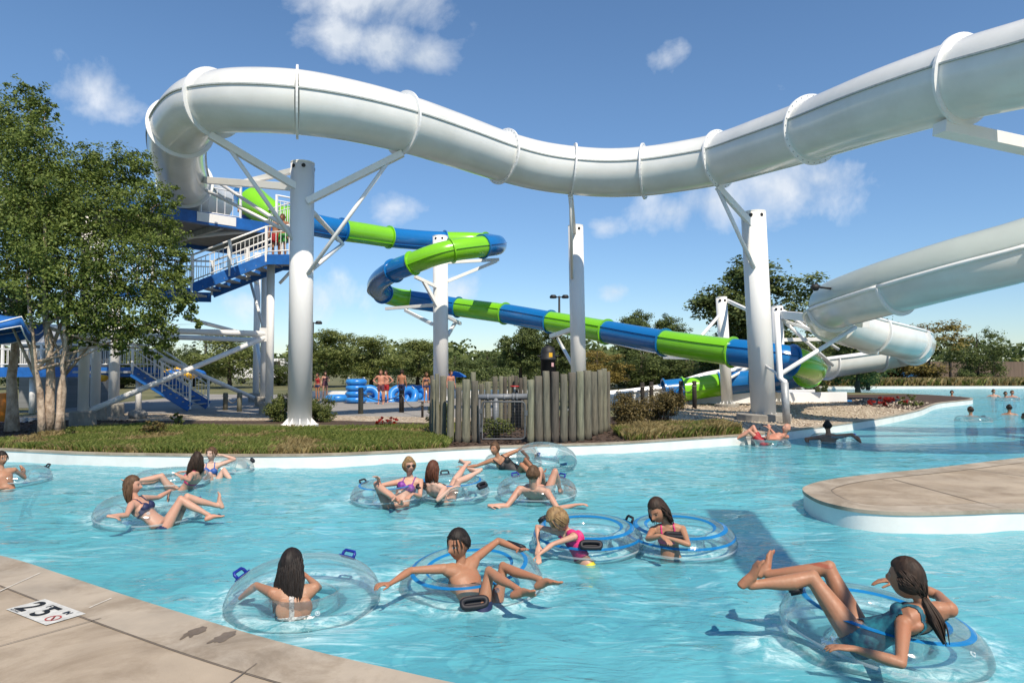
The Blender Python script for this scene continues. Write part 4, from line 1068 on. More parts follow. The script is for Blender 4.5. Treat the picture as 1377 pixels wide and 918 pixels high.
def mulch_bits():
    rg = random.Random(77); mb = MB()
    for i in range(6500):
        x = rg.uniform(-13, 4.2); y = shore_y(x) + .14 + rg.random() * (6 if x < -9 or x > -1.5 else 5)
        a = rg.uniform(0, PI); d = Vector((math.cos(a), math.sin(a), rg.uniform(-.3, .3))) * rg.uniform(.02, .05); s = Vector((-d.y, d.x, 0)) * .35; o = Vector((x, y, ZL + .006))
        mb.add([o - d - s, o + d - s, o + d + s + Vector((0, 0, .012)), o - d + s + Vector((0, 0, .014))], [(0, 1, 2, 3)])
    ob = mb.build('bark_chips', M_mulch); ob['kind'] = 'stuff'
mulch_bits()
def pebbles():
    rg = random.Random(78); mb = MB()
    for i in range(5200):
        x = rg.uniform(4.8, 17); y = rg.uniform(15.5, 31)
        if y < shore_y(x) + .35: continue
        if math.hypot(x - b4.x, y - b4.y) < .8: continue
        r = rg.uniform(.02, .05); o = Vector((x, y, ZL)); a = rg.uniform(0, PI); c_, s_ = math.cos(a) * r, math.sin(a) * r
        mb.add([o + Vector((c_, s_, 0)), o + Vector((-s_, c_, 0)) * .7, o - Vector((c_, s_, 0)), o + Vector((s_, -c_, 0)) * .7, o + Vector((0, 0, r * .8))], [(0, 1, 4), (1, 2, 4), (2, 3, 4), (3, 0, 4)])
    ob = mb.build('pebbles', M_peb); ob['kind'] = 'stuff'
M_peb = leaf_mat('loose pebbles', (.17, .125, .085), (.58, .50, .39), 0)
pebbles()
# mulch around the flower bed at the island tip
tipm = [q for q in isl_in if q.x > 13.5 and q.y < 36]
zone('mulch_bed', tipm + [Vector((13.5, 35)), Vector((13, 30)), Vector((13.2, 25.5))], M_mulch, ZL - .001)
# far woods as one mass along the horizon
def far_woods():
    rg = random.Random(99); mb = MB()
    for (x0, x1, y, h) in [(-130, 60, 120, 5.2), (60, 190, 150, 7.5), (-60, 110, 200, 9)]:
        x = x0
        while x < x1:
            r = rg.uniform(2.5, 5); hh = h * rg.uniform(.65, 1.1); c = Vector((x, y + rg.uniform(-6, 6), 0))
            for i in range(150):
                d = rdir(rg); p = c + Vector((d.x * r, d.y * r, hh * .5 + d.z * hh * .5)); leaf(mb, p, d + rdir(rg) * .8, 1.15, rg, .8)
            x += r * .8
    ob = mb.build('far_woods', M_leafB); ob['kind'] = 'stuff'
far_woods()
# ================================================================ PEOPLE
import numpy as np
def skin_mat():
    m = bpy.data.materials.new('sunlit wet skin'); t, N, L = nt(m); b = N['Principled BSDF']
    a = N.new('ShaderNodeAttribute'); a.attribute_name = 'tone'
    n = N.new('ShaderNodeTexNoise'); n.inputs['Scale'].default_value = 14; n.inputs['Detail'].default_value = 4
    tc = N.new('ShaderNodeTexCoord'); L.new(tc.outputs['Object'], n.inputs['Vector'])
    mr = N.new('ShaderNodeMapRange'); mr.inputs['To Min'].default_value = .88; mr.inputs['To Max'].default_value = 1.12; L.new(n.outputs['Fac'], mr.inputs['Value'])
    mx = N.new('ShaderNodeVectorMath'); mx.operation = 'SCALE'; L.new(a.outputs['Color'], mx.inputs[0]); L.new(mr.outputs['Result'], mx.inputs['Scale'])
    n2 = N.new('ShaderNodeTexNoise'); n2.inputs['Scale'].default_value = 3.5; n2.inputs['Detail'].default_value = 3; L.new(tc.outputs['Object'], n2.inputs['Vector'])
    rd = N.new('ShaderNodeMix'); rd.data_type = 'RGBA'; rd.blend_type = 'MULTIPLY'; rd.inputs['B'].default_value = (1.0, .80, .74, 1); L.new(mx.outputs[0], rd.inputs['A'])
    m2 = N.new('ShaderNodeMapRange'); m2.inputs['From Min'].default_value = .4; m2.inputs['From Max'].default_value = .72; L.new(n2.outputs['Fac'], m2.inputs['Value']); L.new(m2.outputs['Result'], rd.inputs['Factor'])
    L.new(rd.outputs['Result'], b.inputs['Base Color'])
    n3 = N.new('ShaderNodeTexNoise'); n3.inputs['Scale'].default_value = 55; n3.inputs['Detail'].default_value = 5; L.new(tc.outputs['Object'], n3.inputs['Vector'])
    bp = N.new('ShaderNodeBump'); bp.inputs['Strength'].default_value = .35; bp.inputs['Distance'].default_value = .004; L.new(n3.outputs['Fac'], bp.inputs['Height']); L.new(bp.outputs['Normal'], b.inputs['Normal'])
    m3 = N.new('ShaderNodeMapRange'); m3.inputs['To Min'].default_value = .36; m3.inputs['To Max'].default_value = .68; L.new(n3.outputs['Fac'], m3.inputs['Value']); L.new(m3.outputs['Result'], b.inputs['Roughness'])
    b.inputs['Specular IOR Level'].default_value = .4
    b.inputs['Subsurface Weight'].default_value = .12; b.inputs['Subsurface Radius'].default_value = (1, .35, .2); b.inputs['Subsurface Scale'].default_value = .008
    return m
M_skin = skin_mat()
def hair_mat(name, c, c2):
    m = mat(name, c, .58, scale=60, c2=c2, stretch=(1, 1, .12), bump=.5, bscale=140, bdist=.004, spec=.28); return m
HAIR = {'black': hair_mat('wet black hair', (.022, .016, .013), (.008, .006, .005)), 'dark': hair_mat('dark brown hair', (.045, .026, .016), (.016, .01, .007)), 'brown': hair_mat('brown hair', (.13, .07, .035), (.05, .028, .014)),
        'red': hair_mat('auburn hair', (.13, .045, .022), (.05, .018, .01)), 'blonde': hair_mat('sandy blonde hair', (.34, .22, .10), (.14, .085, .04)), 'grey': hair_mat('grey hair', (.4, .37, .33), (.2, .18, .16))}
def cloth(name, c, **k): return mat(name, c, .6, scale=9, var=.08, **k)
M_cl = {'black': cloth('black swimwear', (.012, .012, .014)), 'navy': cloth('navy swimwear', (.012, .018, .07)), 'pink': cloth('hot pink swimwear', (.62, .03, .17)), 'palepink': cloth('pale pink swimwear', (.66, .36, .42)), 'yellow': cloth('yellow swimwear', (.60, .52, .03)),
        'purple': mat('purple print bikini', (.30, .05, .38), .6, scale=40, c2=(.07, .02, .13)), 'teal': mat('teal print swimsuit', (.02, .20, .24), .6, scale=16, c2=(.008, .02, .06)), 'red': cloth('red swimwear', (.34, .012, .018)), 'white': cloth('white swimwear', (.65, .64, .6)), 'plum': cloth('plum shorts', (.10, .03, .05)), 'blue': cloth('blue swimwear', (.03, .10, .35)), 'leo': mat('pale print bikini', (.62, .6, .56), .6, scale=60, c2=(.10, .09, .09)), 'green': cloth('green swimwear', (.05, .3, .06))}
SKIN = {'fair': (.50, .295, .21), 'pale': (.55, .365, .28), 'tan': (.35, .175, .10), 'olive': (.37, .20, .12), 'dark': (.22, .11, .07), 'ruddy': (.47, .235, .16)}

def solve(parent, px, py, L_, s):
    d = ray(px, py).normalized(); oc = CAM - parent; b = d.dot(oc); c = oc.length_squared - L_ * L_; disc = b * b - c
    p = CAM + d * (-b + (s * math.sqrt(disc) if disc > 0 else 0))
    return parent + (p - parent).normalized() * L_

def loft(mb, cs, axs, rad, n=20, closed_ends=True):
    """rings: centre, (u axis, v axis), (ru, rv)"""
    k = len(cs); vs = []; fs = []
    for c, (u, v), r in zip(cs, axs, rad):
        for j in range(n):
            a = 2 * PI * j / n; vs.append(c + u * (math.cos(a) * r[0]) + v * (math.sin(a) * r[1]))
    for i in range(k - 1):
        for j in range(n): fs.append((i * n + j, i * n + (j + 1) % n, (i + 1) * n + (j + 1) % n, (i + 1) * n + j))
    fs.append(tuple(reversed(range(n)))); fs.append(tuple((k - 1) * n + j for j in range(n)))
    mb.add(vs, fs, True)
def limb(mb, a, b, prof, n=14, side=None):
    """prof: (t, r) or (t, r, offset vector)"""
    a = Vector(a); b = Vector(b); d = b - a; pts = []; rad = []
    r0 = prof[0][1]; L_ = d.length; dn = d / max(L_, 1e-6)
    pts += [a - dn * r0 * .75, a - dn * r0 * .45]; rad += [r0 * .5, r0 * .88]
    for p in prof:
        q = a + d * p[0]
        if len(p) > 2: q = q + p[2]
        pts.append(q); rad.append(p[1])
    r1 = prof[-1][1]; pts += [b + dn * r1 * .45, b + dn * r1 * .75]; rad += [r1 * .88, r1 * .5]
    mb.tube(pts, rad, n)
def sph(mb, c, r, M=None, n=16, m=10):
    c = Vector(c); vs = []; fs = []
    for i in range(m + 1):
        ph = PI * i / m
        for j in range(n):
            a = 2 * PI * j / n; q = Vector((math.sin(ph) * math.cos(a) * r[0], math.sin(ph) * math.sin(a) * r[1], math.cos(ph) * r[2]))
            vs.append(c + (M @ q if M else q))
    for i in range(m):
        for j in range(n): fs.append((i * n + j, (i + 1) * n + j, (i + 1) * n + (j + 1) % n, i * n + (j + 1) % n))
    mb.add(vs, fs, True)
def g2(x, y, cx, cy, sx, sy): return math.exp(-((x - cx) / sx) ** 2 - ((y - cy) / sy) ** 2)
def head_pt(d, hs, grow=0.):
    """d: unit direction (x left-right, y forward, z up) -> point of the head surface in head axes (metres, adult)"""
    x, y, z = d
    X, Y, Z = x * .074, y * .094, z * .116
    if z < 0:
        k = min(1, -z * 1.15); X *= 1 - .30 * k ** 1.4
        if y < 0: Y *= 1 - .25 * k
        else: Y *= 1 - .04 * k
    if y < 0: Y *= 1.02
    if y > 0 and grow == 0:
        px, pz = X / .074, Z / .116
        Y += .026 * g2(px, pz, 0, -.22, .17, .17) + .012 * g2(px, pz, 0, -.02, .12, .22)       # nose
        for s in (-1, 1):
            Y -= .010 * g2(px, pz, s * .42, .04, .22, .12)      # eye sockets
            Y += .004 * g2(px, pz, s * .42, .20, .3, .07)       # brow
            Y += .004 * g2(px, pz, s * .52, -.22, .25, .2)      # cheeks
            Y += .0035 * g2(px, pz, s * .42, .03, .13, .075)    # eyeball
        Y += .007 * g2(px, pz, 0, -.50, .26, .055) + .006 * g2(px, pz, 0, -.61, .22, .05) - .003 * g2(px, pz, 0, -.555, .25, .02)   # lips
        Y += .008 * g2(px, pz, 0, -.86, .28, .14)               # chin
    return Vector((X, Y, Z)) * hs * (1 + grow)

def hand(mb, wr, tip, pn, s, curl=.5, thumb=1, spread=1.0):
    """wr wrist, tip direction end, pn palm normal (towards the palm side); thumb = side (+1/-1) of the across axis"""
    d = (tip - wr).normalized(); pn = (pn - d * pn.dot(d))
    if pn.length < .1: pn = d.orthogonal()
    pn.normalize(); ac = d.cross(pn) * thumb
    w_ = .038 * s
    cs = [wr - d * .01 * s, wr + d * .02 * s, wr + d * .055 * s, wr + d * .085 * s, wr + d * .098 * s]
    loft(mb, cs, [(ac, pn)] * 5, [(.024 * s, .019 * s), (.030 * s, .018 * s), (.038 * s, .016 * s), (.037 * s, .013 * s), (.030 * s, .009 * s)], 14)
    r = .0088 * s
    for k, (o, ln) in enumerate([(.029, .072), (.010, .081), (-.010, .075), (-.028, .058)]):
        base = wr + d * .085 * s + ac * o * s; fan = (d + ac * o * 3.2 * spread).normalized()
        c = curl * (1 + .12 * k); ln *= s; p = [base]; a = 0.
        for seg, f in ((.45, .55), (.30, .8), (.25, .6)):
            a += c * f; p.append(p[-1] + (fan * math.cos(a) + pn * math.sin(a)) * ln * seg)
        p.append(p[-1] + (p[-1] - p[-2]).normalized() * r * .6)
        mb.tube([p[0] - fan * .02 * s] + p, [r * .95, r * 1.05, r * 1.02, r * .95, r * .82, r * .45], 8)
    b = wr + d * .025 * s + ac * .026 * s + pn * .004 * s; td = (d * .72 + ac * .70 + pn * .2).normalized(); td2 = (d * .95 + ac * .28 + pn * .35).normalized()
    q = b + td * .042 * s; e = q + td2 * .05 * s
    mb.tube([b - td * .012 * s, b, q, e, e + td2 * .006 * s], [r * 1.25, r * 1.5, r * 1.2, r * .95, r * .5], 8)
def foot(mb, an, toe, up, s, side):
    """ankle -> toe tip; heel behind; up = dorsal direction"""
    d = (toe - an); d = (d - up * 0).normalized(); up = (up - d * up.dot(d)).normalized(); lat = d.cross(up) * side
    heel = an - d * .045 * s - up * .052 * s; L_ = .225 * s
    cs = [heel - d * .012 * s, heel + up * .004 * s, an - up * .035 * s + d * .01 * s, an + d * .06 * s - up * .030 * s, an + d * .115 * s - up * .044 * s, an + d * .15 * s - up * .052 * s, an + d * .165 * s - up * .054 * s]
    loft(mb, cs, [(lat, up)] * 7, [(.016 * s, .016 * s), (.030 * s, .030 * s), (.033 * s, .040 * s), (.036 * s, .032 * s), (.043 * s, .021 * s), (.043 * s, .015 * s), (.036 * s, .010 * s)], 14)
    for k, (o, ln, r) in enumerate([(.029, .048, .0125), (.010, .042, .0092), (-.006, .036, .0088), (-.021, .030, .0085), (-.034, .022, .0085)]):
        b = an + d * (.150 - .008 * k) * s - up * .055 * s + lat * o * s
        mb.tube([b - d * .015 * s, b, b + d * ln * .6 * s + up * .002 * s, b + d * ln * s], [r * s, r * s, r * 1.05 * s, r * .55 * s], 8)

def build_body(root, J, o):
    """J: world joints; o: options.  One continuous skin mesh, then clothes and hair."""
    s = o['st'] / 1.68; ks = o.get('thick', 1.0); fem = o.get('fem', True); kid = o.get('kid', False); fat = o.get('fat', 1.0)
    mb = MB()
    pel, neck = J['pel'], J['neck']; upv = (neck - pel).normalized()
    shl = (J['shL'] - J['shR']); shl = (shl - upv * shl.dot(upv)).normalized()
    hpl = (J['hipL'] - J['hipR']); hpl = (hpl - upv * hpl.dot(upv) * .5).normalized()
    mids = (J['shL'] + J['shR']) / 2
    bend = o.get('bend', .03) * s
    def spine(t):
        fwd_ = hpl.lerp(shl, max(0, min(1, t))).cross(upv)
        return pel.lerp(neck, t) - fwd_ * bend * math.sin(PI * max(0, min(1, t)))
    if fem: S = [(-.20, .070, .070, -.004), (-.12, .125, .098, -.01), (0, .160, .108, -.012), (.12, .158, .100, -.01), (.30, .128, .084, .004), (.45, .117, .080, .006), (.60, .128, .088, .004), (.74, .142, .094, .002), (.86, .142, .082, -.004), (.94, .105, .064, -.008), (1.0, .062, .052, -.006), (1.05, .05, .05, 0)]
    else: S = [(-.20, .070, .070, -.004), (-.12, .120, .095, -.01), (0, .148, .100, -.008), (.12, .148, .098, 0), (.30, .138, .094, .006), (.45, .138, .093, .006), (.60, .150, .098, .006), (.74, .165, .104, .004), (.86, .165, .090, -.004), (.94, .115, .068, -.01), (1.0, .068, .056, -.008), (1.05, .055, .052, 0)]
    if kid: S = [(t, a * .88, b * .92, c) for t, a, b, c in S]
    cs, ax, rd = [], [], []
    for t, a, b, off in S:
        k = max(0, min(1, t)); l = hpl.lerp(shl, k).normalized(); f = l.cross(upv)
        cs.append(spine(t) + f * (off * s)); ax.append((l, f)); q = fat if .05 < t < .7 else 1
        rd.append((a * s * ks * q, b * s * ks * (q ** 1.4)))
    loft(mb, cs, ax, rd, 28)
    f_sh = shl.cross(upv); f_hp = hpl.cross(upv)
    if fem and not kid:
        for sg in (-1, 1): sph(mb, spine(.70) + shl * sg * .068 * s + f_sh * .070 * s, tuple(x * s * o.get('bust', 1) for x in (.058, .052, .056)), Matrix((shl, f_sh, upv)).transposed())
    elif not kid:
        for sg in (-1, 1): sph(mb, spine(.76) + shl * sg * .075 * s + f_sh * .058 * s, (.072 * s, .040 * s, .055 * s), Matrix((shl, f_sh, upv)).transposed())
    for sg in (-1, 1): sph(mb, spine(-.05) + hpl * sg * .068 * s - f_hp * .050 * s, (.078 * s * ks, .070 * s * ks, .078 * s * ks), Matrix((hpl, f_hp, upv)).transposed())
    for sg in (-1, 1): sph(mb, spine(.76) + shl * sg * .080 * s - f_sh * .055 * s, (.06 * s * ks, .035 * s, .075 * s), Matrix((shl, f_sh, upv)).transposed())      # shoulder blades
    A = .82 if kid else (.88 if fem else 1.0); A *= ks
    for side in 'LR':
        sh, el, wr, hp, kn, an = [J[k + side] for k in ('sh', 'el', 'wr', 'hip', 'kn', 'an')]
        mb.tube([spine(.94), sh.lerp(spine(.95), .45) + upv * .004 * s, sh], [.05 * s * ks, .052 * s * ks, .046 * s * A], 14)                                  # trapezius
        mb.tube([spine(.80), sh.lerp(spine(.84), .4), sh - upv * .012 * s], [.07 * s * ks, .062 * s * ks, .048 * s * A], 14)
        sph(mb, sh, (.054 * s * A,) * 3)
        limb(mb, sh, el, [(0, .050 * s * A), (.2, .050 * s * A), (.45, .044 * s * A), (.75, .038 * s * A), (1, .034 * s * A)])
        limb(mb, el, wr, [(0, .035 * s * A), (.2, .040 * s * A), (.45, .036 * s * A), (.8, .026 * s * A), (1, .0225 * s * A)])
        pn = Vector(o.get('palm' + side, (0, 0, -1))); th = o.get('thumb' + side)
        d_ = (J['tip' + side] - wr).normalized(); acr = d_.cross((pn - d_ * pn.dot(d_)).normalized())
        if th is None: th = 1 if acr.dot(shl * (-1 if side == 'L' else 1) + f_sh * .4) > 0 else -1
        hand(mb, wr, J['tip' + side], pn, s * (.98 if not kid else .95), o.get('curl' + side, o.get('curl', .35)), th, o.get('spread', 1.15))
        T = (.95 if not kid else .80) * ks * (1.0 if fem else .95)
        bk = ((hp - kn).normalized() + (an - kn).normalized()); bk = bk.normalized() if bk.length > .15 else -f_hp
        limb(mb, hp, kn, [(0, .084 * s * T), (.12, .087 * s * T), (.35, .079 * s * T), (.65, .064 * s * T), (.88, .053 * s * T), (1, .052 * s * T)], 18)
        limb(mb, kn, an, [(0, .051 * s * T), (.12, .050 * s * T), (.30, .055 * s * T, bk * .012 * s), (.5, .049 * s * T, bk * .009 * s), (.78, .035 * s * T), (1, .032 * s * T)], 16)
        sph(mb, kn - bk * .014 * s, (.044 * s * T,) * 3)
        shank = (kn - an).normalized(); td = (J['toe' + side] - an).normalized(); upf = shank - td * shank.dot(td)
        if upf.length < .25: upf = Vector((0, 0, 1)) - td * td.z
        upf.normalize(); foot(mb, an, J['toe' + side], upf, s * .98, 1 if side == 'R' else -1)
    # neck and head
    hc = J['head']; hd = Vector(o['face']).normalized(); hup = Vector(o.get('hup', (0, 0, 1)))
    hup = (hup * .75 + (hc - neck).normalized() * .35); hup = (hup - hd * hup.dot(hd)).normalized(); hr = hd.cross(hup)
    Mh = Matrix((hr, hd, hup)).transposed(); hs = o.get('hs', 1.0) * (s ** .45)
    mb.tube([spine(.93), neck + (hc - neck) * .12, neck.lerp(hc, .5) - hd * .012, hc - hd * .012 - hup * .01], [.058 * s * A, .052 * s * A, .050 * s * A, .05 * s * A], 16)
    n_, m_ = 44, 34; vs = []; fs = []
    for i in range(m_ + 1):
        ph = PI * i / m_
        for j in range(n_):
            a = 2 * PI * j / n_; vs.append(hc + Mh @ head_pt((math.sin(ph) * math.cos(a), math.sin(ph) * math.sin(a), math.cos(ph)), hs))
    for i in range(m_):
        for j in range(n_): fs.append((i * n_ + j, (i + 1) * n_ + j, (i + 1) * n_ + (j + 1) % n_, i * n_ + (j + 1) % n_))
    mb.add(vs, fs, True)
    for sg in (-1, 1): sph(mb, hc + Mh @ (Vector((sg * .076, -.008, -.004)) * hs), (.010 * hs, .020 * hs, .031 * hs), Mh @ Matrix.Rotation(sg * .35, 3, 'Z'), 10, 8)
    # fuse
    vox = o.get('vox', .0075)
    tmp = mb.build('body_src', None, root)
    md = tmp.modifiers.new('fuse', 'REMESH'); md.mode = 'VOXEL'; md.voxel_size = vox; md.use_smooth_shade = True
    sm = tmp.modifiers.new('soft', 'SMOOTH'); sm.factor = .5; sm.iterations = o.get('soft', 3)
    bpy.context.view_layer.update()
    me = bpy.data.meshes.new_from_object(tmp.evaluated_get(bpy.context.evaluated_depsgraph_get()))
    old_mesh = tmp.data
    for p in me.polygons: p.use_smooth = True
    nv = len(me.vertices); co_ = np.empty(nv * 3); me.vertices.foreach_get('co', co_); V = co_.reshape(-1, 3) + np.array(root_loc(root))
    # painted features that belong to the skin itself: lips, brows, eyes
    col = np.tile(np.array([*SKIN[o['skin']], 1.0]), (nv, 1))
    Hl = (V - np.array(hc)) @ np.array(Mh) / hs
    inface = (Hl[:, 1] > .045) & (np.abs(Hl[:, 0]) < .07) & (np.abs(Hl[:, 2]) < .12)
    hcol = {'black': (.02, .014, .012), 'dark': (.04, .024, .016), 'brown': (.10, .055, .03), 'red': (.10, .04, .02), 'blonde': (.2, .13, .07), 'grey': (.25, .22, .2)}[o.get('hair', 'dark')]
    lip = inface & ((Hl[:, 0] / .026) ** 2 + ((Hl[:, 2] + .064) / .011) ** 2 < 1); col[lip, :3] *= (.85, .52, .5)
    for sg in (-1, 1):
        br_ = inface & (((Hl[:, 0] - sg * .033) / .020) ** 2 + ((Hl[:, 2] - .024) / .0052) ** 2 < 1); col[br_, :3] = np.array(hcol) * .6 + col[br_, :3] * .25
        ey = inface & (((Hl[:, 0] - sg * .031) / .0150) ** 2 + ((Hl[:, 2] - .004) / .0068) ** 2 < 1); col[ey, :3] = (.42, .39, .36)
        ir = inface & (((Hl[:, 0] - sg * .031) / .0072) ** 2 + ((Hl[:, 2] - .004) / .0075) ** 2 < 1); col[ir, :3] = (.02, .015, .012)
    at = me.attributes.new('tone', 'FLOAT_COLOR', 'POINT'); at.data.foreach_set('color', col.astype(np.float32).ravel())
    me.materials.clear(); me.materials.append(M_skin); me.name = 'body'
    body = tmp; body.modifiers.clear(); body.data = me; body.name = 'body'; bpy.data.meshes.remove(old_mesh)
    # torso coordinates
    up_n = np.array(upv); Lt = (neck - pel).length
    T_ = ((V - np.array(pel)) @ up_n) / Lt
    kk = np.clip(T_, 0, 1)[:, None]; lax = np.array(hpl)[None] * (1 - kk) + np.array(shl)[None] * kk
    fax = np.cross(lax, up_n[None])
    sp = np.array(pel)[None] + up_n[None] * (T_ * Lt)[:, None] - fax * (bend * np.sin(PI * np.clip(T_, 0, 1)))[:, None]
    a_ = ((V - sp) * lax).sum(1) / s; b_ = ((V - sp) * fax).sum(1) / s
    def segd(p, q):
        p = np.array(p); q = np.array(q); d = q - p; t = np.clip(((V - p) @ d) / (d @ d), 0, 1)
        return np.linalg.norm(V - p - t[:, None] * d, axis=1), t
    arms = np.full(nv, 9.); legs = np.full(nv, 9.); legt = np.zeros(nv)
    for side in 'LR':
        for p, q in (('sh', 'el'), ('el', 'wr'), ('wr', 'tip')): arms = np.minimum(arms, segd(J[p + side], J[q + side])[0])
        for p, q, t0 in (('hip', 'kn', 0), ('kn', 'an', 1), ('an', 'toe', 2)):
            d, t = segd(J[p + side], J[q + side]); c = d < legs; legt = np.where(c, t + t0, legt); legs = np.minimum(legs, d)
    hd_d = np.linalg.norm(V - np.array(hc), axis=1)
    tors = (hd_d > .14 * hs) & (arms > .052 * s) & (np.abs(a_) < .20) & (np.abs(b_) < .22)
    tors &= ~((legs < .10 * s) & (legt > .13))
    leg_zone = (legs < .11 * s) & (T_ < .12)
    tl = legt
    polys = np.array([list(p.vertices) + [p.vertices[-1]] * (4 - len(p.vertices)) for p in me.polygons])
    vn = np.empty(nv * 3); me.vertices.foreach_get('normal', vn); vn = vn.reshape(-1, 3)
    low = tors & (T_ > -.30)
    back = b_ < 0
    def garment(name, mask, m, thick=.005):
        sel = mask[polys].all(1); ps = polys[sel]
        if len(ps) == 0: return
        idx = np.unique(ps); mp = {int(i): k for k, i in enumerate(idx)}
        P_ = V[idx] - np.array(root_loc(root)) + vn[idx] * thick * .6
        g = bpy.data.meshes.new(name); fs = []
        for p in ps:
            f = [mp[int(i)] for i in p]
            if f[3] == f[2]: f = f[:3]
            fs.append(f)
        g.from_pydata([Vector(q) for q in P_], [], fs); g.update()
        for p in g.polygons: p.use_smooth = True
        g.materials.append(m); ob = bpy.data.objects.new(name, g); COL.objects.link(ob); ob.parent = root
        sd = ob.modifiers.new('cloth', 'SOLIDIFY'); sd.thickness = thick; sd.offset = .4
    w = o.get('wear'); thigh = lambda t: leg_zone & (tl < t)
    if w == 'trunks': garment('swim_trunks', (low & (T_ < .10) & (tl < 1)) | (thigh(.62)), M_cl[o['cloth']], .010)
    elif w in ('bikini', 'onepiece', 'kid', 'strap'):
        brief = (low & (T_ < .09) & (T_ > -.34) & (tl < .20)) | (thigh(.06))
        if w == 'bikini':
            garment('bikini_bottom', brief, M_cl[o['cloth']])
            garment('bikini_top', tors & (((b_ > .0) & (T_ > .585) & (T_ < .80 - 1.1 * np.abs(np.abs(a_) - .068))) | (back & (T_ > .60) & (T_ < .655)) | ((b_ > -.02) & (np.abs(np.abs(a_) - .072) < .012) & (T_ > .7))), M_cl[o['cloth']])
        elif w == 'onepiece':
            sc = tors & (T_ < np.where(back, .62 - .9 * (.13 - np.minimum(np.abs(a_), .13)), .78))
            garment('swimsuit', brief | (low & (T_ < .7) & sc & (tl < .3)) | sc & (T_ > .0) | (tors & (np.abs(np.abs(a_) - .085) < .015) & (T_ > .5)), M_cl[o['cloth']])
        elif w == 'kid':
            garment('swim_top', tors & (T_ > .28) & (T_ < 1.0) & ((T_ < .8) | (np.abs(a_) > .045)), M_cl[o['cloth']]); garment('swim_bottom', (low & (T_ < .10) & (tl < .35)) | thigh(.22), M_cl[o.get('cloth2', 'yellow')])
            garment('side_panel', tors & (T_ > .3) & (T_ < .86) & (b_ < -.055) & (np.abs(a_) < .06), M_cl['palepink'], .009)
        else:      # halter bands
            garment('bikini_bottom', brief, M_cl[o['cloth']])
            garment('bikini_top', tors & (((T_ > .60) & (T_ < .66)) | ((np.abs(a_ - .02) < .022) & (T_ > .3) & (T_ < .95) & back) | ((T_ > .60) & (T_ < .78) & ~back)), M_cl[o['cloth']])
    # hair
    kind = o.get('hairdo', 'short'); hm = HAIR[o.get('hair', 'dark')]; rg = random.Random(hash(kind) % 97 + int(px_seed(root)))
    if kind != 'bald':
        hb = MB(); vs = []; n_, m_ = 56, 40; keep = []
        for i in range(m_ + 1):
            ph = PI * i / m_
            for j in range(n_):
                a = 2 * PI * j / n_; d = Vector((math.sin(ph) * math.cos(a), math.sin(ph) * math.sin(a), math.cos(ph)))
                nz_v = noise.noise(Vector((a * 7, d.z * 1.2, 3.3))); g = .085 + .03 * nz_v + .05 * max(0, d.z)
                fr_ = .50 if kind != 'bob' else .42
                edge = d.z - (fr_ if d.y > .55 else (fr_ - (.55 - d.y) * 1.15 if d.y > -.1 else -.40)) - .08 * nz_v
                if d.y < .35 and d.y > -.15 and d.z < .1 and d.z > -.2 and kind == 'short': edge = -1 if d.y > .02 else edge
                keep.append(edge > 0); vs.append(hc + Mh @ head_pt(d, hs, g if edge > .06 else .02 + max(0, edge)))
        fs = []
        for i in range(m_):
            for j in range(n_):
                q = (i * n_ + j, (i + 1) * n_ + j, (i + 1) * n_ + (j + 1) % n_, i * n_ + (j + 1) % n_)
                if all(keep[k] for k in q): fs.append(q)
        hb.add(vs, fs, True)
        def strand(d0, end, r, out=.02, wav=.006):
            p0 = hc + Mh @ head_pt(d0, hs, .06); nrm = (p0 - hc).normalized(); pts = [p0 - nrm * .01]; k = 6
            for q in range(1, k + 1):
                f = q / k; p = p0.lerp(end, f) + nrm * out * math.sin(PI * f * .9) + Vector((rg.uniform(-1, 1), rg.uniform(-1, 1), 0)) * wav; 
                hv = p - hc; lim = .095 * hs
                if hv.length < lim: p = hc + hv.normalized() * lim
                pts.append(p)
            hb.tube(pts, [r * (1 - .75 * (q / k) ** 1.5) for q in range(k + 1)], 6)
        if kind in ('short', 'bob'):
            for q in range(210 if kind == 'short' else 230):
                a = rg.uniform(0, 2 * PI); z = rg.uniform(.1, .95); d0 = Vector((math.cos(a) * math.sqrt(1 - z * z), math.sin(a) * math.sqrt(1 - z * z), z))
                if d0.y > .25 and z < .66: continue
                dn = -.1 if kind == 'short' else -.75
                lowz = (.60 if kind == 'short' else .52) if d0.y > .5 else dn
                d1 = Vector((d0.x * 1.15 + rg.uniform(-.15, .15), d0.y * 1.1 + (0 if d0.y > .5 else -.2), min(z - .2, lowz + rg.uniform(-.1, .15)))).normalized()
                end = hc + Mh @ head_pt(d1, hs, .10)
                strand(d0, end, (.0055 if kind == 'short' else .007) * hs, .006, .002)
        else:
            fall = o.get('fall', .30) * s; lat = o.get('hairw', .085); fwd_h = Mh @ Vector((0, 1, 0)); rt = Mh @ Vector((1, 0, 0)); dn = Vector((0, 0, -1)); bdir = -(shl.cross(upv))
            nape = hc - fwd_h * .085 * hs - (Mh @ Vector((0, 0, 1))) * .075 * hs
            for q in range(o.get('strands', 240)):
                a = rg.uniform(PI * .90, PI * 2.10); z = rg.uniform(-.25, .85); d0 = Vector((math.cos(a) * math.sqrt(1 - z * z), math.sin(a) * math.sqrt(1 - z * z), z))
                if kind == 'tail': strand(d0, nape + Vector((rg.uniform(-1, 1), rg.uniform(-1, 1), rg.uniform(-1, 1))) * .016, .0062 * hs, .008, .002)
                else:
                    end = hc - fwd_h * (.075 * hs) + bdir * .03 + rt * (d0.x * lat + rg.uniform(-.02, .02)) - upv * fall * rg.uniform(.6, 1.1) * (.7) + dn * fall * .45 * rg.uniform(.7, 1.1)
                    strand(d0, end, .0068 * hs, .02, .004)
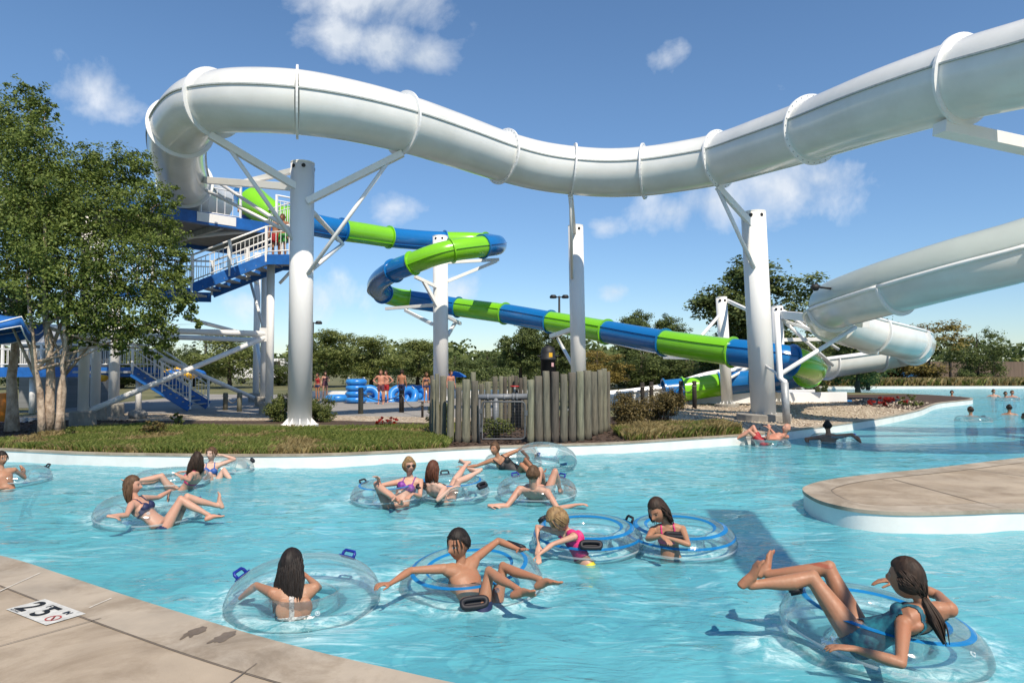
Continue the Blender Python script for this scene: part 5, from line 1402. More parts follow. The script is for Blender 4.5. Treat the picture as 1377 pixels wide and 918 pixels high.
            if kind == 'tail':
                tip = nape + Vector(o.get('tailoff', (0, 0, 0))) + dn * fall
                for q in range(46):
                    j1 = Vector((rg.uniform(-1, 1), rg.uniform(-1, 1), 0)); p0 = nape + j1 * .012; p2 = nape.lerp(tip, rg.uniform(.75, 1.05)) + j1 * .014; pm = (p0 + p2) / 2 + bdir * .02 + j1 * .02 + Vector((rg.uniform(-1, 1), rg.uniform(-1, 1), 0)) * .006
                    pp_ = crom([p0, pm, p2], 4); hb.tube(pp_, [.0065 * (1 - .7 * (i / (len(pp_) - 1)) ** 2) for i in range(len(pp_))], 5)
        hb.build('hair', hm, root)
    if o.get('shades'):
        g = MB()
        for sg in (-1, 1):
            c = hc + Mh @ (Vector((sg * .033, .092, .006)) * hs); sph(g, c, (.027 * hs, .007 * hs, .019 * hs), Mh)
        g.tube([hc + Mh @ (Vector((x, y, .012)) * hs) for x, y in [(-.08, .0), (-.066, .075), (-.03, .1), (.03, .1), (.066, .075), (.08, .0)]], .004, 6)
        g.build('sunglasses', M_black, root)
    return body
def px_seed(root): return abs(root.location.x * 131 + root.location.y * 17)

def person(label, sp, group=None, o=None):
    """sp: pixel key points of the photograph with near (-) / far (+) sign; bone lengths fix the depth"""
    o = dict(o or {}); st = o['st']; s = st / 1.68; fem = o.get('fem', True)
    J = {}; x, y, D = sp['neck']; J['neck'] = P(x, y, D=D); J['pel'] = J['neck'] + Vector(sp['tor']).normalized() * (o.get('torso', .50) * s)
    def g(k, par, L_):
        v = sp[k]; J[k] = solve(J[par] if isinstance(par, str) else par, v[0], v[1], L_, v[2])
    g('head', 'neck', .185 * s ** .6)
    shw = (.165 if fem else .185) * s
    base = J['neck'] + (J['pel'] - J['neck']).normalized() * .045 * s
    for k in 'LR':
        v = sp['sh' + k]; J['sh' + k] = solve(base, v[0], v[1], shw, v[2])
    up = (J['neck'] - J['pel']).normalized(); la = J['shL'] - J['shR']; la = (la - up * la.dot(up)).normalized()
    ha = Vector(sp['hipax']).normalized() if 'hipax' in sp else la
    J['hipL'] = J['pel'] + ha * .085 * s - up * .03 * s; J['hipR'] = J['pel'] - ha * .085 * s - up * .03 * s
    for k in 'LR':
        g('el' + k, 'sh' + k, .285 * s); g('wr' + k, 'el' + k, .24 * s); g('tip' + k, 'wr' + k, .17 * s)
        g('kn' + k, 'hip' + k, .42 * s); g('an' + k, 'kn' + k, .40 * s); g('toe' + k, 'an' + k, .18 * s)
    root = thing('person', (J['pel'].x, J['pel'].y, J['pel'].z), label, 'person', group)
    build_body(root, J, o); return root, J

def stander(px, py_feet, label, o, yaw=0., arms='down', z=None, group=None, D=None):
    """upright figure with feet on the ground"""
    s = o['st'] / 1.68
    b = P(px, py_feet, D=D) if D else P(px, py_feet, ZL); gz = z if z is not None else (b.z if D else ZL)
    f = Vector((math.sin(yaw), -math.cos(yaw), 0)); l = Vector((0, 0, 1)).cross(f)
    def q(a, fw, h): return Vector((b.x, b.y, gz)) + l * a * s + f * fw * s + Vector((0, 0, h * s))
    fem = o.get('fem', True); J = {'pel': q(0, 0, .93), 'neck': q(0, -.01, 1.42), 'head': q(0, .03, 1.58)}
    for k, g in (('L', 1), ('R', -1)):
        w = .165 if fem else .185
        J['sh' + k] = q(g * w, 0, 1.375); J['hip' + k] = q(g * .085, 0, .90); J['kn' + k] = q(g * .10, .02, .48); J['an' + k] = q(g * .11, 0, .075); J['toe' + k] = q(g * .13, .17, .02)
        if arms == 'hips': J['el' + k] = q(g * (w + .20), -.06, 1.17); J['wr' + k] = q(g * .20, .04, 1.02); J['tip' + k] = q(g * .06, .12, .97)
        elif arms == 'rail': J['el' + k] = q(g * (w + .05), .06, 1.11); J['wr' + k] = q(g * .16, .27, 1.10); J['tip' + k] = q(g * .13, .43, 1.07)
        elif arms == 'fold' and k == 'L': J['el' + k] = q(g * (w + .08), .04, 1.12); J['wr' + k] = q(g * .02, .20, 1.18); J['tip' + k] = q(-.13, .20, 1.2)
        else: J['el' + k] = q(g * (w + .05), -.02, 1.10); J['wr' + k] = q(g * (w + .07), .05, .87); J['tip' + k] = q(g * (w + .06), .09, .71)
    o = dict(o); o['face'] = tuple(f); o.setdefault('vox', .013); o.setdefault('palmL', tuple(-l)); o.setdefault('palmR', tuple(l))
    root = thing('person', (b.x, b.y, gz), label, 'person', group); build_body(root, J, o); return root

# ---------------------------------------------------------------- inner tubes
def vinyl_mat(name, tint, milk, col, edge=.42, gloss=.8):
    m = bpy.data.materials.new(name); t, N, L = nt(m); N.remove(N['Principled BSDF']); out = N['Material Output']
    tr = N.new('ShaderNodeBsdfTransparent'); tr.inputs['Color'].default_value = (*tint, 1)
    df = N.new('ShaderNodeBsdfDiffuse'); df.inputs['Color'].default_value = (*col, 1)
    lw = N.new('ShaderNodeLayerWeight'); lw.inputs['Blend'].default_value = .28
    f = N.new('ShaderNodeMath'); f.operation = 'MULTIPLY_ADD'; L.new(lw.outputs['Facing'], f.inputs[0]); f.inputs[1].default_value = edge; f.inputs[2].default_value = milk
    m1 = N.new('ShaderNodeMixShader'); L.new(f.outputs[0], m1.inputs['Fac']); L.new(tr.outputs[0], m1.inputs[1]); L.new(df.outputs[0], m1.inputs[2])
    gl = N.new('ShaderNodeBsdfGlossy'); gl.inputs['Roughness'].default_value = .11
    tc = N.new('ShaderNodeTexCoord'); nz = N.new('ShaderNodeTexNoise'); nz.inputs['Scale'].default_value = 7; nz.inputs['Detail'].default_value = 3; L.new(tc.outputs['Object'], nz.inputs['Vector'])
    bp = N.new('ShaderNodeBump'); bp.inputs['Strength'].default_value = .5; bp.inputs['Distance'].default_value = .012; L.new(nz.outputs['Fac'], bp.inputs['Height']); L.new(bp.outputs['Normal'], gl.inputs['Normal'])
    fr = N.new('ShaderNodeFresnel'); fr.inputs['IOR'].default_value = 1.45; L.new(bp.outputs['Normal'], fr.inputs['Normal'])
    m2 = N.new('ShaderNodeMixShader'); fm = N.new('ShaderNodeMath'); fm.operation = 'MULTIPLY'; fm.inputs[1].default_value = gloss; L.new(fr.outputs[0], fm.inputs[0]); L.new(fm.outputs[0], m2.inputs['Fac']); L.new(m1.outputs[0], m2.inputs[1]); L.new(gl.outputs[0], m2.inputs[2])
    L.new(m2.outputs[0], out.inputs['Surface']); return m
M_vinyl = vinyl_mat('clear vinyl', (.972, .99, .995), .012, (.70, .80, .82), .16, .62)
M_vblue = vinyl_mat('blue printed vinyl', (.12, .45, .75), .6, (.012, .20, .50))
M_hblue = mat('blue handle plastic', (.01, .025, .26), .4)
M_hblack = mat('black handle foam', (.008, .008, .012), .6)
M_weld = vinyl_mat('vinyl weld', (.8, .88, .9), .34, (.66, .74, .76))
GRP = 'clear inner tubes on the lazy river'
def torus_pt(c, M, Rj, r, a, b): return c + M @ Vector((math.cos(a) * (Rj + math.cos(b) * r), math.sin(a) * (Rj + math.cos(b) * r), math.sin(b) * r))
def ring_parts(root, c, M, Rj, r, stripes):
    mb = MB(); n, m = 64, 24; vs = []; fs = []
    for i in range(n):
        a = 2 * PI * i / n; pk = 1 + .012 * math.sin(a * 23) + .008 * math.sin(a * 37 + 1)
        for j in range(m):
            b = 2 * PI * j / m; k = pk if math.cos(b) < .2 else 1
            vs.append(torus_pt(c, M, Rj, r * k, a, b))
    for i in range(n):
        for j in range(m): fs.append((i * m + j, ((i + 1) % n) * m + j, ((i + 1) % n) * m + (j + 1) % m, i * m + (j + 1) % m))
    mb.add(vs, fs, True); mb.build('ring', M_vinyl, root)
    def band(b0, b1, mt, name, lift=.003, a0=0, a1=2 * PI):
        k = 96; A = [torus_pt(c, M, Rj, r + lift, a0 + (a1 - a0) * i / k, b0) for i in range(k + 1)]; B = [torus_pt(c, M, Rj, r + lift, a0 + (a1 - a0) * i / k, b1) for i in range(k + 1)]
        s_ = MB(); C_ = [torus_pt(c, M, Rj, r + lift + .0008, a0 + (a1 - a0) * i / k, (b0 + b1) / 2) for i in range(k + 1)]; s_.ribbon(A, C_); s_.ribbon(C_, B); s_.smooth = [True] * len(s_.f); s_.build(name, mt, root)
    band(-.06, .06, M_weld, 'outer_weld', .004); band(PI - .07, PI + .07, M_weld, 'inner_weld', .004)
    for b0, b1 in stripes: band(b0, b1, M_vblue, 'blue_stripe')
def handle(root, c, M, Rj, r, a, b, style, sz=1.0):
    """moulded grip standing on the tube at ring angle a, tube angle b"""
    p = torus_pt(c, M, Rj, r, a, b); n = (p - torus_pt(c, M, Rj, 0, a, 0)).normalized(); t = (M @ Vector((-math.sin(a), math.cos(a), 0))).normalized(); v = n.cross(t)
    mb = MB()
    if style == 'pad':     # long padded grip with a slot
        w_, h_ = .085 * sz, .028 * sz; k = 20; pts = []
        for i in range(k):
            q = 2 * PI * i / k; x = math.copysign(abs(math.cos(q)) ** .5, math.cos(q)) * w_; y = math.copysign(abs(math.sin(q)) ** .6, math.sin(q)) * h_
            pts.append(p + n * (.024 * sz + .01 * math.cos(q * 2) * 0) + t * x + v * y)
        mb.tube(pts, .019 * sz, 10, closed=True); mb.build('handle', M_hblack, root)
        f = MB(); f.beam(p - t * w_ * 1.05 + n * .006, p + t * w_ * 1.05 + n * .006, .07 * sz, .012, n); f.build('handle_patch', M_hblack, root)
    else:
        m_ = M_hblue if style == 'blue' else M_hblack; w_, h_ = .052 * sz, .050 * sz
        mb.tube([p - t * w_ - n * .004, p - t * w_ + n * h_ * .7, p - t * w_ * .8 + n * h_, p + t * w_ * .8 + n * h_, p + t * w_ + n * h_ * .7, p + t * w_ - n * .004], .012 * sz, 8); mb.build('handle', m_, root)
        f = MB(); f.beam(p - t * w_ * 1.3, p + t * w_ * 1.3, .045 * sz, .01, n); f.build('handle_patch', m_, root)
STR2 = [(1.22, 1.42), (1.95, 2.12)]
def inner_tube(cx, cy, z, label, Rj=.385, r=.15, tilt=(0, 0), stripes=(), handles=()):
    c = P(cx, cy, z); M = Matrix.Rotation(tilt[0], 3, 'X') @ Matrix.Rotation(tilt[1], 3, 'Y')
    t = thing('inner_tube', c, label, 'inner tube', GRP); ring_parts(t, c, M, Rj, r, stripes)
    for a, b, stl in handles: handle(t, c, M, Rj, r, a, b, stl)
    v = MB(); q = torus_pt(c, M, Rj, r + .004, -1.1, .9); n = (q - torus_pt(c, M, Rj, 0, -1.1, 0)).normalized(); v.lathe(q - n * .004, [(.018, 0), (.018, .004), (.009, .006), (.008, .016), (0, .017)], 12, False, n); v.build('valve', M_weld, t)
    return t, c, M
# ================================================================ SWIMMERS AND THEIR TUBES
SW = 'swimmers in the lazy river'
# boy in the striped tube, front centre
inner_tube(633, 784, .02, 'blue striped tube under the boy with outstretched arms', .40, .155, (.10, -.08), STR2, [(-1.45, .55, 'pad'), (.75, 1.0, 'pad')])
person('boy with wet black hair and arms spread wide, knees up in a striped tube', dict(neck=(620, 762, 5.15), tor=(.35, -.5, -.55), head=(617.5, 740, -.3), shR=(601, 765, -.6), shL=(635, 755, .5),
       elR=(564, 766, -.3), wrR=(533, 779, -.5), tipR=(512, 785, -.3), elL=(659, 735, .4), wrL=(687, 734, -.3), tipL=(703, 738, -.4), knR=(659, 763, -1), anR=(697, 792, -1), toeR=(718, 789, -.6), knL=(679, 753, -.8), anL=(722, 777, -.8), toeL=(745, 774, -.5), hipax=(.55, .8, 0)), SW,
       dict(st=1.48, fem=False, kid=True, skin='tan', hair='black', hairdo='short', face=(-.62, -.78, -.12), vox=.0055, wear='trunks', cloth='navy', bend=.03, curl=.55, hs=1.02, curlL=.2))
# woman from behind, front right
inner_tube(1184, 853, .06, 'big striped tube under the woman in the teal swimsuit, nearest to the camera', .42, .16, (.04, .13), STR2, [(2.75, 1.1, 'pad')])
person('woman in teal swimsuit seen from behind, dark ponytail, lying back in the nearest tube', dict(neck=(1246, 818, 3.8), tor=(-.45, .38, -.40), head=(1226, 788, -.2), shL=(1217, 837, -.8), shR=(1274, 819, .6),
       elL=(1212, 886, -.8), wrL=(1133, 867, -.5), tipL=(1092, 866, -.2), elR=(1262, 800, 1), wrR=(1208, 780, .6), tipR=(1178, 780, 0), knL=(1087, 770, -.35), anL=(1040, 783, -.2), toeL=(1025, 768, -.1), knR=(1114, 764, .35), anR=(1052, 770, .1), toeR=(1038, 761, .1), hipax=(-.5, -.8, .1)), SW,
       dict(st=1.53, torso=.435, fem=True, skin='tan', hair='dark', hairdo='tail', bust=.72, face=(-.62, .78, .05), fall=.24, tailoff=(.06, -.10, 0), vox=.0055, wear='onepiece', cloth='teal', curl=.25, spread=1.8, hs=1.0))
# girl with long black hair, back to us, left front
inner_tube(409, 803, .05, 'plain clear tube with blue grips holding the girl with long black hair', .385, .15, (.16, .02), (), [(1.15, .75, 'blue'), (2.9, .7, 'blue')])
person('girl with long wet black hair and pale straps, back turned, in a plain clear tube', dict(neck=(395, 794, 4.72), tor=(.05, -.12, -1), head=(394, 778, .1), shL=(373, 798, 0), shR=(416, 793, .1),
       elL=(352, 790, .6), wrL=(339, 791, .2), tipL=(330, 797, 0), elR=(428, 790, .9), wrR=(414, 776, .8), tipR=(402, 768, .4), knL=(388, 836, 1), anL=(390, 858, .2), toeL=(392, 860, .6), knR=(412, 836, 1), anR=(414, 858, .2), toeR=(416, 860, .6)), SW,
       dict(st=1.45, kid=True, skin='olive', hair='black', hairdo='long', face=(.25, .96, .05), fall=.30, hairw=.085, strands=300, vox=.0065, wear='strap', cloth='leo', hs=1.02))
# double tube
cL, cR = P(790, 726, .07), P(914, 726, .07); Md = Matrix.Rotation(.06, 3, 'X') @ Matrix.Rotation(.0, 3, 'Y')
dt = thing('double_tube', (cL + cR) / 2, 'long clear double tube with bright blue stripes carrying two girls', 'inner tube', GRP)
for c in (cL, cR): ring_parts(dt, c, Md, .37, .148, [(1.15, 1.42), (1.85, 2.05), (.45, .6)])
for a, b, c, st in [(-1.62, .75, cL, 'pad'), (-1.9, 1.35, cR, 'pad'), (.35, 1.1, cL, 'black'), (2.45, .8, cL, 'pad')]: handle(dt, c, Md, .37, .148, a, b, st, 1.0)
person('small blonde girl in a pink and yellow suit sprawled face down over the double tube', dict(neck=(763, 714, 6.1), tor=(.42, -.3, -.85), head=(754, 702, -.5), shR=(752, 715, .6), shL=(769, 720, -.5),
       elR=(732, 710, .3), wrR=(724, 730, -.5), tipR=(723, 742, -.3), elL=(744, 731, -.5), wrL=(729, 742, -.4), tipL=(724, 750, -.3), knL=(808, 782, .1), anL=(820, 806, .3), toeL=(824, 820, .3), knR=(800, 782, .6), anR=(812, 806, .5), toeR=(818, 820, .4), hipax=(.55, -.75, .1)), SW,
       dict(st=1.2, kid=True, skin='fair', hair='blonde', hairdo='bob', face=(-.55, -.30, -.62), hup=(-.3, .2, .9), vox=.006, wear='kid', cloth='pink', cloth2='yellow', hs=1.10))
person('dark haired girl leaning folded arms on the right ring of the double tube', dict(neck=(897, 705, 6.15), tor=(.12, .05, -1), head=(888, 691, -.4), shR=(878, 712, -.5), shL=(917, 711, .2),
       elR=(872, 722, -.8), wrR=(884, 722, -.6), tipR=(897, 726, -.3), elL=(924, 727, -.7), wrL=(896, 722, -.6), tipL=(880, 716, -.3), knR=(874, 768, -.5), anR=(886, 786, .3), toeR=(884, 788, .2), knL=(897, 772, -.5), anL=(905, 790, .4), toeL=(900, 794, .2)), SW,
       dict(st=1.32, kid=True, skin='olive', hair='dark', hairdo='long', face=(-.62, -.6, -.45), fall=.20, hairw=.10, vox=.006, wear='bikini', cloth='pink', hs=1.08))
# row behind
inner_tube(524, 664, .10, 'clear tube with a blue stripe under the woman in sunglasses', .34, .14, (.05, -.05), [(1.3, 1.5)], [(-.35, .8, 'pad'), (2.6, .9, 'black')])
person('woman in dark sunglasses and purple bikini, knees drawn up in her tube', dict(neck=(551.5, 643, 8.5), tor=(-.25, -.45, -.7), head=(550.5, 631, -.3), shR=(536, 648, -.1), shL=(562, 647, -.1), elR=(520, 651, -.3), wrR=(509, 645, -.8), tipR=(505, 640, -.5), elL=(565, 660, -.5), wrL=(556, 664, -.9), tipL=(549, 667, -.5),
       knR=(507, 652, -.8), anR=(522, 664, -.6), toeR=(526, 668, -.6), knL=(514, 657, -.9), anL=(530, 669, -.6), toeL=(535, 672, -.6)), SW,
       dict(st=1.43, skin='fair', hair='blonde', hairdo='bob', hs=.95, face=(.45, -.88, 0), shades=True, vox=.0075, wear='bikini', cloth='purple'))
inner_tube(608, 659, .10, 'clear tube with black grips under the auburn haired woman', .34, .14, (.06, .0), [(1.3, 1.5)], [(-.5, .8, 'pad'), (1.9, 1.1, 'black')])
person('auburn haired woman looking away, bare legs lifted over the front of her tube', dict(neck=(584, 649, 8.5), tor=(.22, .5, -.65), head=(583, 637, 0), shL=(575, 653, .4), shR=(593, 655, -.4), elL=(578, 660, .9), wrL=(592, 655, .7), tipL=(600, 652, .5), elR=(592, 666, -.5), wrR=(606, 656, .3), tipR=(616, 652, .2),
       knL=(611, 647, .3), anL=(622, 631, .5), toeL=(622, 623, .2), knR=(614, 653, -.2), anR=(627, 642, .2), toeR=(630, 634, .1), hipax=(-.3, .9, 0)), SW,
       dict(st=1.43, skin='pale', hair='red', hairdo='long', hs=.95, face=(.55, .8, -.05), fall=.20, hairw=.07, vox=.0075, wear='bikini', cloth='black'))
inner_tube(722, 660, .10, 'clear tube with small blue grips under the man in black trunks', .365, .145, (.05, 0), (), [(2.2, .9, 'blue'), (.75, .9, 'blue')])
person('man seen from behind with both arms draped over his tube, black trunks', dict(neck=(717, 656, 8.45), tor=(.15, .75, -.42), head=(717, 645, -.3), shL=(701, 658, -.3), shR=(733, 661, -.4), elL=(685, 676, -.4), wrL=(671, 680, -.1), tipL=(665, 680, 0), elR=(747, 679, -.5), wrR=(768, 680, -.1), tipR=(779, 678, 0),
       knL=(726, 634, .2), anL=(732, 652, .9), toeL=(733, 654, .7), knR=(746, 635, .2), anR=(752, 654, .9), toeR=(753, 656, .7)), SW,
       dict(st=1.58, fem=False, skin='fair', hair='brown', hairdo='short', hs=.95, face=(.5, .82, .1), vox=.0075, wear='trunks', cloth='black', bend=.0))
inner_tube(690, 622, .03, 'half sunken clear tube under the woman in black against the white wall', .36, .14, (0, 0), (), [(.3, .9, 'blue')])
person('smiling woman in black swimsuit stretching one arm out along the white wall', dict(neck=(670, 616, 11.3), tor=(.65, -.1, -.5), head=(666.5, 606, -.3), shR=(658, 619, -.2), shL=(681, 612, .2), elR=(641, 626, -.2), wrR=(626, 628, -.2), tipR=(619, 627, 0), elL=(692, 607, .2), wrL=(702, 606, 0), tipL=(707, 608, 0), knL=(705, 629, -.3), anL=(722, 636, .1), toeL=(729, 634, 0), knR=(700, 631, -.6), anR=(716, 638, 0), toeR=(722, 636, 0)), SW,
       dict(st=1.47, skin='tan', hair='brown', hairdo='short', hs=.95, face=(-.6, -.75, 0), vox=.0085, wear='onepiece', cloth='black'))
inner_tube(735, 617, .18, 'empty clear tube tipped up on its side in front of the white wall', .35, .145, (-.5, .12), (), [(.9, .6, 'blue')])
# left group
inner_tube(200, 689, .08, 'clear tube holding the girl with brown hair stretching her legs to the right', .39, .15, (.05, .05), (), [(.25, .9, 'blue')])
person('girl with long brown hair in navy bikini, bare feet stretched out to the right', dict(neck=(183, 673, 7.3), tor=(.62, .05, -.6), head=(179.5, 660, 0), shR=(180, 678, -.6), shL=(190, 672, .6), elR=(172, 689, -.7), wrR=(162, 693, -.2), tipR=(154, 695, 0), elL=(206, 669, .6), wrL=(217, 666, .2), tipL=(227, 665, .1),
       knR=(247, 665, -.3), anR=(273, 688, -.2), toeR=(292, 690, 0), knL=(256, 662, .5), anL=(283, 677, .2), toeL=(290, 667, .1), hipax=(0, .95, 0)), SW,
       dict(st=1.40, skin='fair', hair='brown', hairdo='long', hs=.95, face=(.92, .2, 0), fall=.22, hairw=.07, vox=.007, wear='bikini', cloth='navy'))
inner_tube(232, 645, .07, 'clear tube under the dark haired girl pointing her leg to the left', .36, .14, (0, 0), (), [(-.2, .9, 'blue')])
person('girl with dark wet hair turned away, one long leg pointing left across her tube', dict(neck=(264, 634, 9.5), tor=(-.5, .1, -.65), head=(264.5, 624, 0), shL=(259, 638, -.5), shR=(270, 636, .5), elL=(255, 643, -.6), wrL=(243, 640, -.2), tipL=(238, 638, 0), elR=(262, 634, .9), wrR=(250, 634, .6), tipR=(244, 634, .2), knL=(215, 637, -.2), anL=(186, 646, -.2), toeL=(173, 644, 0), knR=(214, 641, .4), anR=(188, 650, .3), toeR=(176, 648, 0), hipax=(0, -.95, 0)), SW,
       dict(st=1.40, skin='fair', hair='dark', hairdo='long', hs=.95, face=(-.5, .8, 0), fall=.22, hairw=.08, vox=.008, wear='bikini', cloth='pink'))
inner_tube(299, 630, .05, 'clear tube with a dark grip under the girl raising a hand to her head', .34, .14, (0, 0), (), [(.35, .8, 'pad')])
person('girl facing the camera with a hand raised to her head by the white wall', dict(neck=(283, 624, 10.6), tor=(.1, -.4, -.7), head=(284, 615, -.2), shR=(272, 628, -.2), shL=(294, 625, .1), elR=(266, 634, -.2), wrR=(275, 638, -.6), tipR=(281, 640, -.3), elL=(311, 619, -.1), wrL=(297, 611, -.1), tipL=(292, 610, 0), knL=(304, 626, -.8), anL=(309, 643, -.5), toeL=(311, 648, -.3), knR=(281, 640, -.8), anR=(285, 655, .3), toeR=(285, 660, .2)), SW,
       dict(st=1.37, skin='pale', hair='brown', hairdo='short', hs=.95, face=(-.2, -.97, 0), vox=.008, wear='bikini', cloth='blue'))
inner_tube(14, 643, .07, 'clear tube with a dark grip cut by the left picture edge', .365, .145, (0, 0), (), [(.9, .9, 'black')])
person('shirtless dark haired boy at the left picture edge resting an arm on his tube', dict(neck=(2, 632, 9.6), tor=(.35, -.1, -.75), head=(2, 620, 0), shR=(-9, 638, -.4), shL=(12, 633, .2), elR=(-8, 652, -.4), wrR=(6, 656, -.8), tipR=(14, 655, -.4), elL=(24, 635, .2), wrL=(30, 633, 0), tipL=(35, 632, 0), knR=(26, 668, -.4), anR=(30, 690, .3), toeR=(34, 694, 0), knL=(36, 662, .2), anL=(40, 684, .3), toeL=(44, 690, 0)), SW,
       dict(st=1.33, fem=False, kid=True, skin='olive', hair='black', hairdo='short', hs=.95, face=(.9, -.35, 0), vox=.008, wear='trunks', cloth='navy'))
# right of the palisade
inner_tube(1030, 598, .03, 'low clear tube under the bald man in red trunks', .36, .14, (0, 0), ())
person('bald sunburnt man in red trunks floating on his back, feet pointing left', dict(neck=(1053, 586, 14.7), tor=(-.85, 0, -.30), head=(1058, 575, 0), shR=(1048, 589, -.6), shL=(1056, 587, .6), elR=(1036, 590, -.5), wrR=(1034, 579, -.2), tipR=(1030, 573, 0), elL=(1044, 585, .7), wrL=(1037, 578, .4), tipL=(1034, 573, .2), knR=(1008, 580, -.2), anR=(990, 590, -.2), toeR=(981, 586, 0), knL=(1014, 576, .5), anL=(996, 590, .3), toeL=(988, 586, 0), hipax=(0, .95, 0)), SW,
       dict(st=1.55, fem=False, fat=1.12, skin='ruddy', hair='grey', hairdo='bald', face=(-.75, -.3, .4), vox=.011, wear='trunks', cloth='red'))
inner_tube(1122, 592, .04, 'clear tube under the short haired swimmer drifting past the gravel bank', .37, .14, (0, 0), (), [(.2, .8, 'blue')])
person('swimmer with short black hair seen from behind, arms over a tube near the gravel bank', dict(neck=(1114, 584, 15.2), tor=(.1, .2, -.95), head=(1113, 575.5, 0), shL=(1103, 588, 0), shR=(1125, 587, 0), elL=(1092, 589, 0), wrL=(1087, 596, 0), tipL=(1086, 600, 0), elR=(1138, 585, 0), wrR=(1149, 587, 0), tipR=(1155, 587, 0), knL=(1112, 597, .9), anL=(1114, 610, .5), toeL=(1114, 613, 0), knR=(1128, 597, .9), anR=(1130, 610, .5), toeR=(1130, 613, 0)), SW,
       dict(st=1.68, fem=False, skin='tan', hair='black', hairdo='short', face=(.2, .95, 0), vox=.011, wear='trunks', cloth='navy', bend=0))
def floater(px, py, D, label, sk, hr, face, tube_lab, big=1.0, fem=False):
    """distant swimmer upright in the water, arms resting on a tube"""
    k = 918 / D; s = 1.65 * big; q = lambda dx, dz: (px + dx * k, py - dz * k)
    c = (px, py + .36 * k)
    if tube_lab: inner_tube(px + .1 * k, py + .36 * k, .02, tube_lab, .36, .14, (0, 0), (), [(.4, .8, 'black')])
    pts = dict(neck=(*q(0, -.19), D), tor=(.08, 0, -1), head=(*q(0, 0), 0), shL=(*q(-.17, -.25), 0), shR=(*q(.17, -.25), 0), elL=(*q(-.40, -.33), 0), wrL=(*q(-.58, -.38), 0), tipL=(*q(-.72, -.4), 0), elR=(*q(.40, -.33), 0), wrR=(*q(.56, -.38), 0), tipR=(*q(.7, -.4), 0),
               knL=(*q(-.05, -1.0), -.8), anL=(*q(-.05, -1.2), -.4), toeL=(*q(-.05, -1.25), -.2), knR=(*q(.15, -1.0), -.8), anR=(*q(.15, -1.2), -.4), toeR=(*q(.15, -1.25), -.2))
    if face[1] < 0:
        for a in ('sh', 'el', 'wr', 'tip', 'kn', 'an', 'toe'): pts[a + 'L'], pts[a + 'R'] = pts[a + 'R'], pts[a + 'L']
    person(label, pts, SW, dict(st=s, fem=fem, skin=sk, hair=hr, hairdo='short', face=face, vox=.014, wear='trunks', cloth='navy', bend=0))
floater(1357, 548, 24, 'dark haired man low in the far right channel, shoulders out of the water', 'tan', 'black', (.1, .99, 0), None)
floater(1305, 551, 23, 'swimmer with only a dark head showing in the middle of the far right channel', 'olive', 'dark', (-.3, .9, 0), 'sunken clear tube around the low dark head in the far channel')
floater(1280, 527.5, 36, 'distant swimmer beside the white splash on the far channel', 'tan', 'dark', (-.5, -.8, 0), 'distant clear tube left of the splash on the far channel')
floater(1336, 526, 38, 'distant swimmer with green top behind the splash at the far bank', 'fair', 'brown', (.3, -.9, 0), None)
floater(1352, 529, 36, 'left one of the two distant swimmers close together at the far right bank', 'tan', 'dark', (-.3, -.9, 0), 'distant clear tube by the two swimmers at the far right bank')
floater(1361, 527.5, 37.5, 'right one of the two distant swimmers close together at the far right bank', 'ruddy', 'brown', (.3, -.9, 0), None)
floater(1378, 560, 22, 'swimmer cut by the right picture edge in the far channel', 'dark', 'black', (-.9, .3, 0), None)
# ================================================================ BEYOND THE ISLAND
M_vbo = mat('glossy blue vinyl', (.012, .16, .55), .3, scale=2, c2=(.05, .30, .70))
M_brownf = mat('brown board fence', (.17, .125, .09), .85, scale=1.5, c2=(.10, .075, .055), stretch=(6, 1, .3))
M_blueshed = mat('blue corrugated sheet', (.02, .13, .33), .6, scale=1)
M_rope = mat('grey rope', (.2, .19, .17), .9)
M_darkpost = mat('dark timber', (.05, .042, .035), .9, scale=5, c2=(.02, .017, .015))
M_rock = mat('grey boulder', (.32, .31, .29), .9, scale=4, c2=(.17, .165, .155), bump=.8, bscale=10, bdist=.03)
def blue_tube(px, py, D, label, z=None, Rj=.36, r=.15, tilt=(0, 0), name='blue_tube'):
    c = P(px, py, D=D)
    if z is not None: c.z = z
    M = Matrix.Rotation(tilt[0], 3, 'X') @ Matrix.Rotation(tilt[1], 3, 'Y'); mb = MB(); n, m = 32, 14
    mb.add([torus_pt(c, M, Rj, r, 2 * PI * i / n, 2 * PI * j / m) for i in range(n) for j in range(m)], [(i * m + j, ((i + 1) % n) * m + j, ((i + 1) % n) * m + (j + 1) % m, i * m + (j + 1) % m) for i in range(n) for j in range(m)], True)
    t = thing(name, c, label, 'inner tube', 'blue tubes stacked by the far walkway'); mb.build('ring', M_vbo, t)
    for a in (.6, 3.6):
        p = torus_pt(c, M, Rj, r, a, 1.2); q = torus_pt(c, M, Rj, r, a + .35, 1.2); u = Vector((0, 0, .06)); h = MB(); h.tube([p, p + u, q + u, q], .018, 6); h.build('handle', M_white, t)
    return t
for i in range(4): blue_tube(479, 540, 27.3, f'blue tube, {["lowest", "second", "third", "topmost"][i]} of the stack of four beside the walkway', ZL + .14 + i * .235, .30, .12)
blue_tube(454, 538, 28.5, 'blue tube lying flat left of the stack of four', ZL + .14)
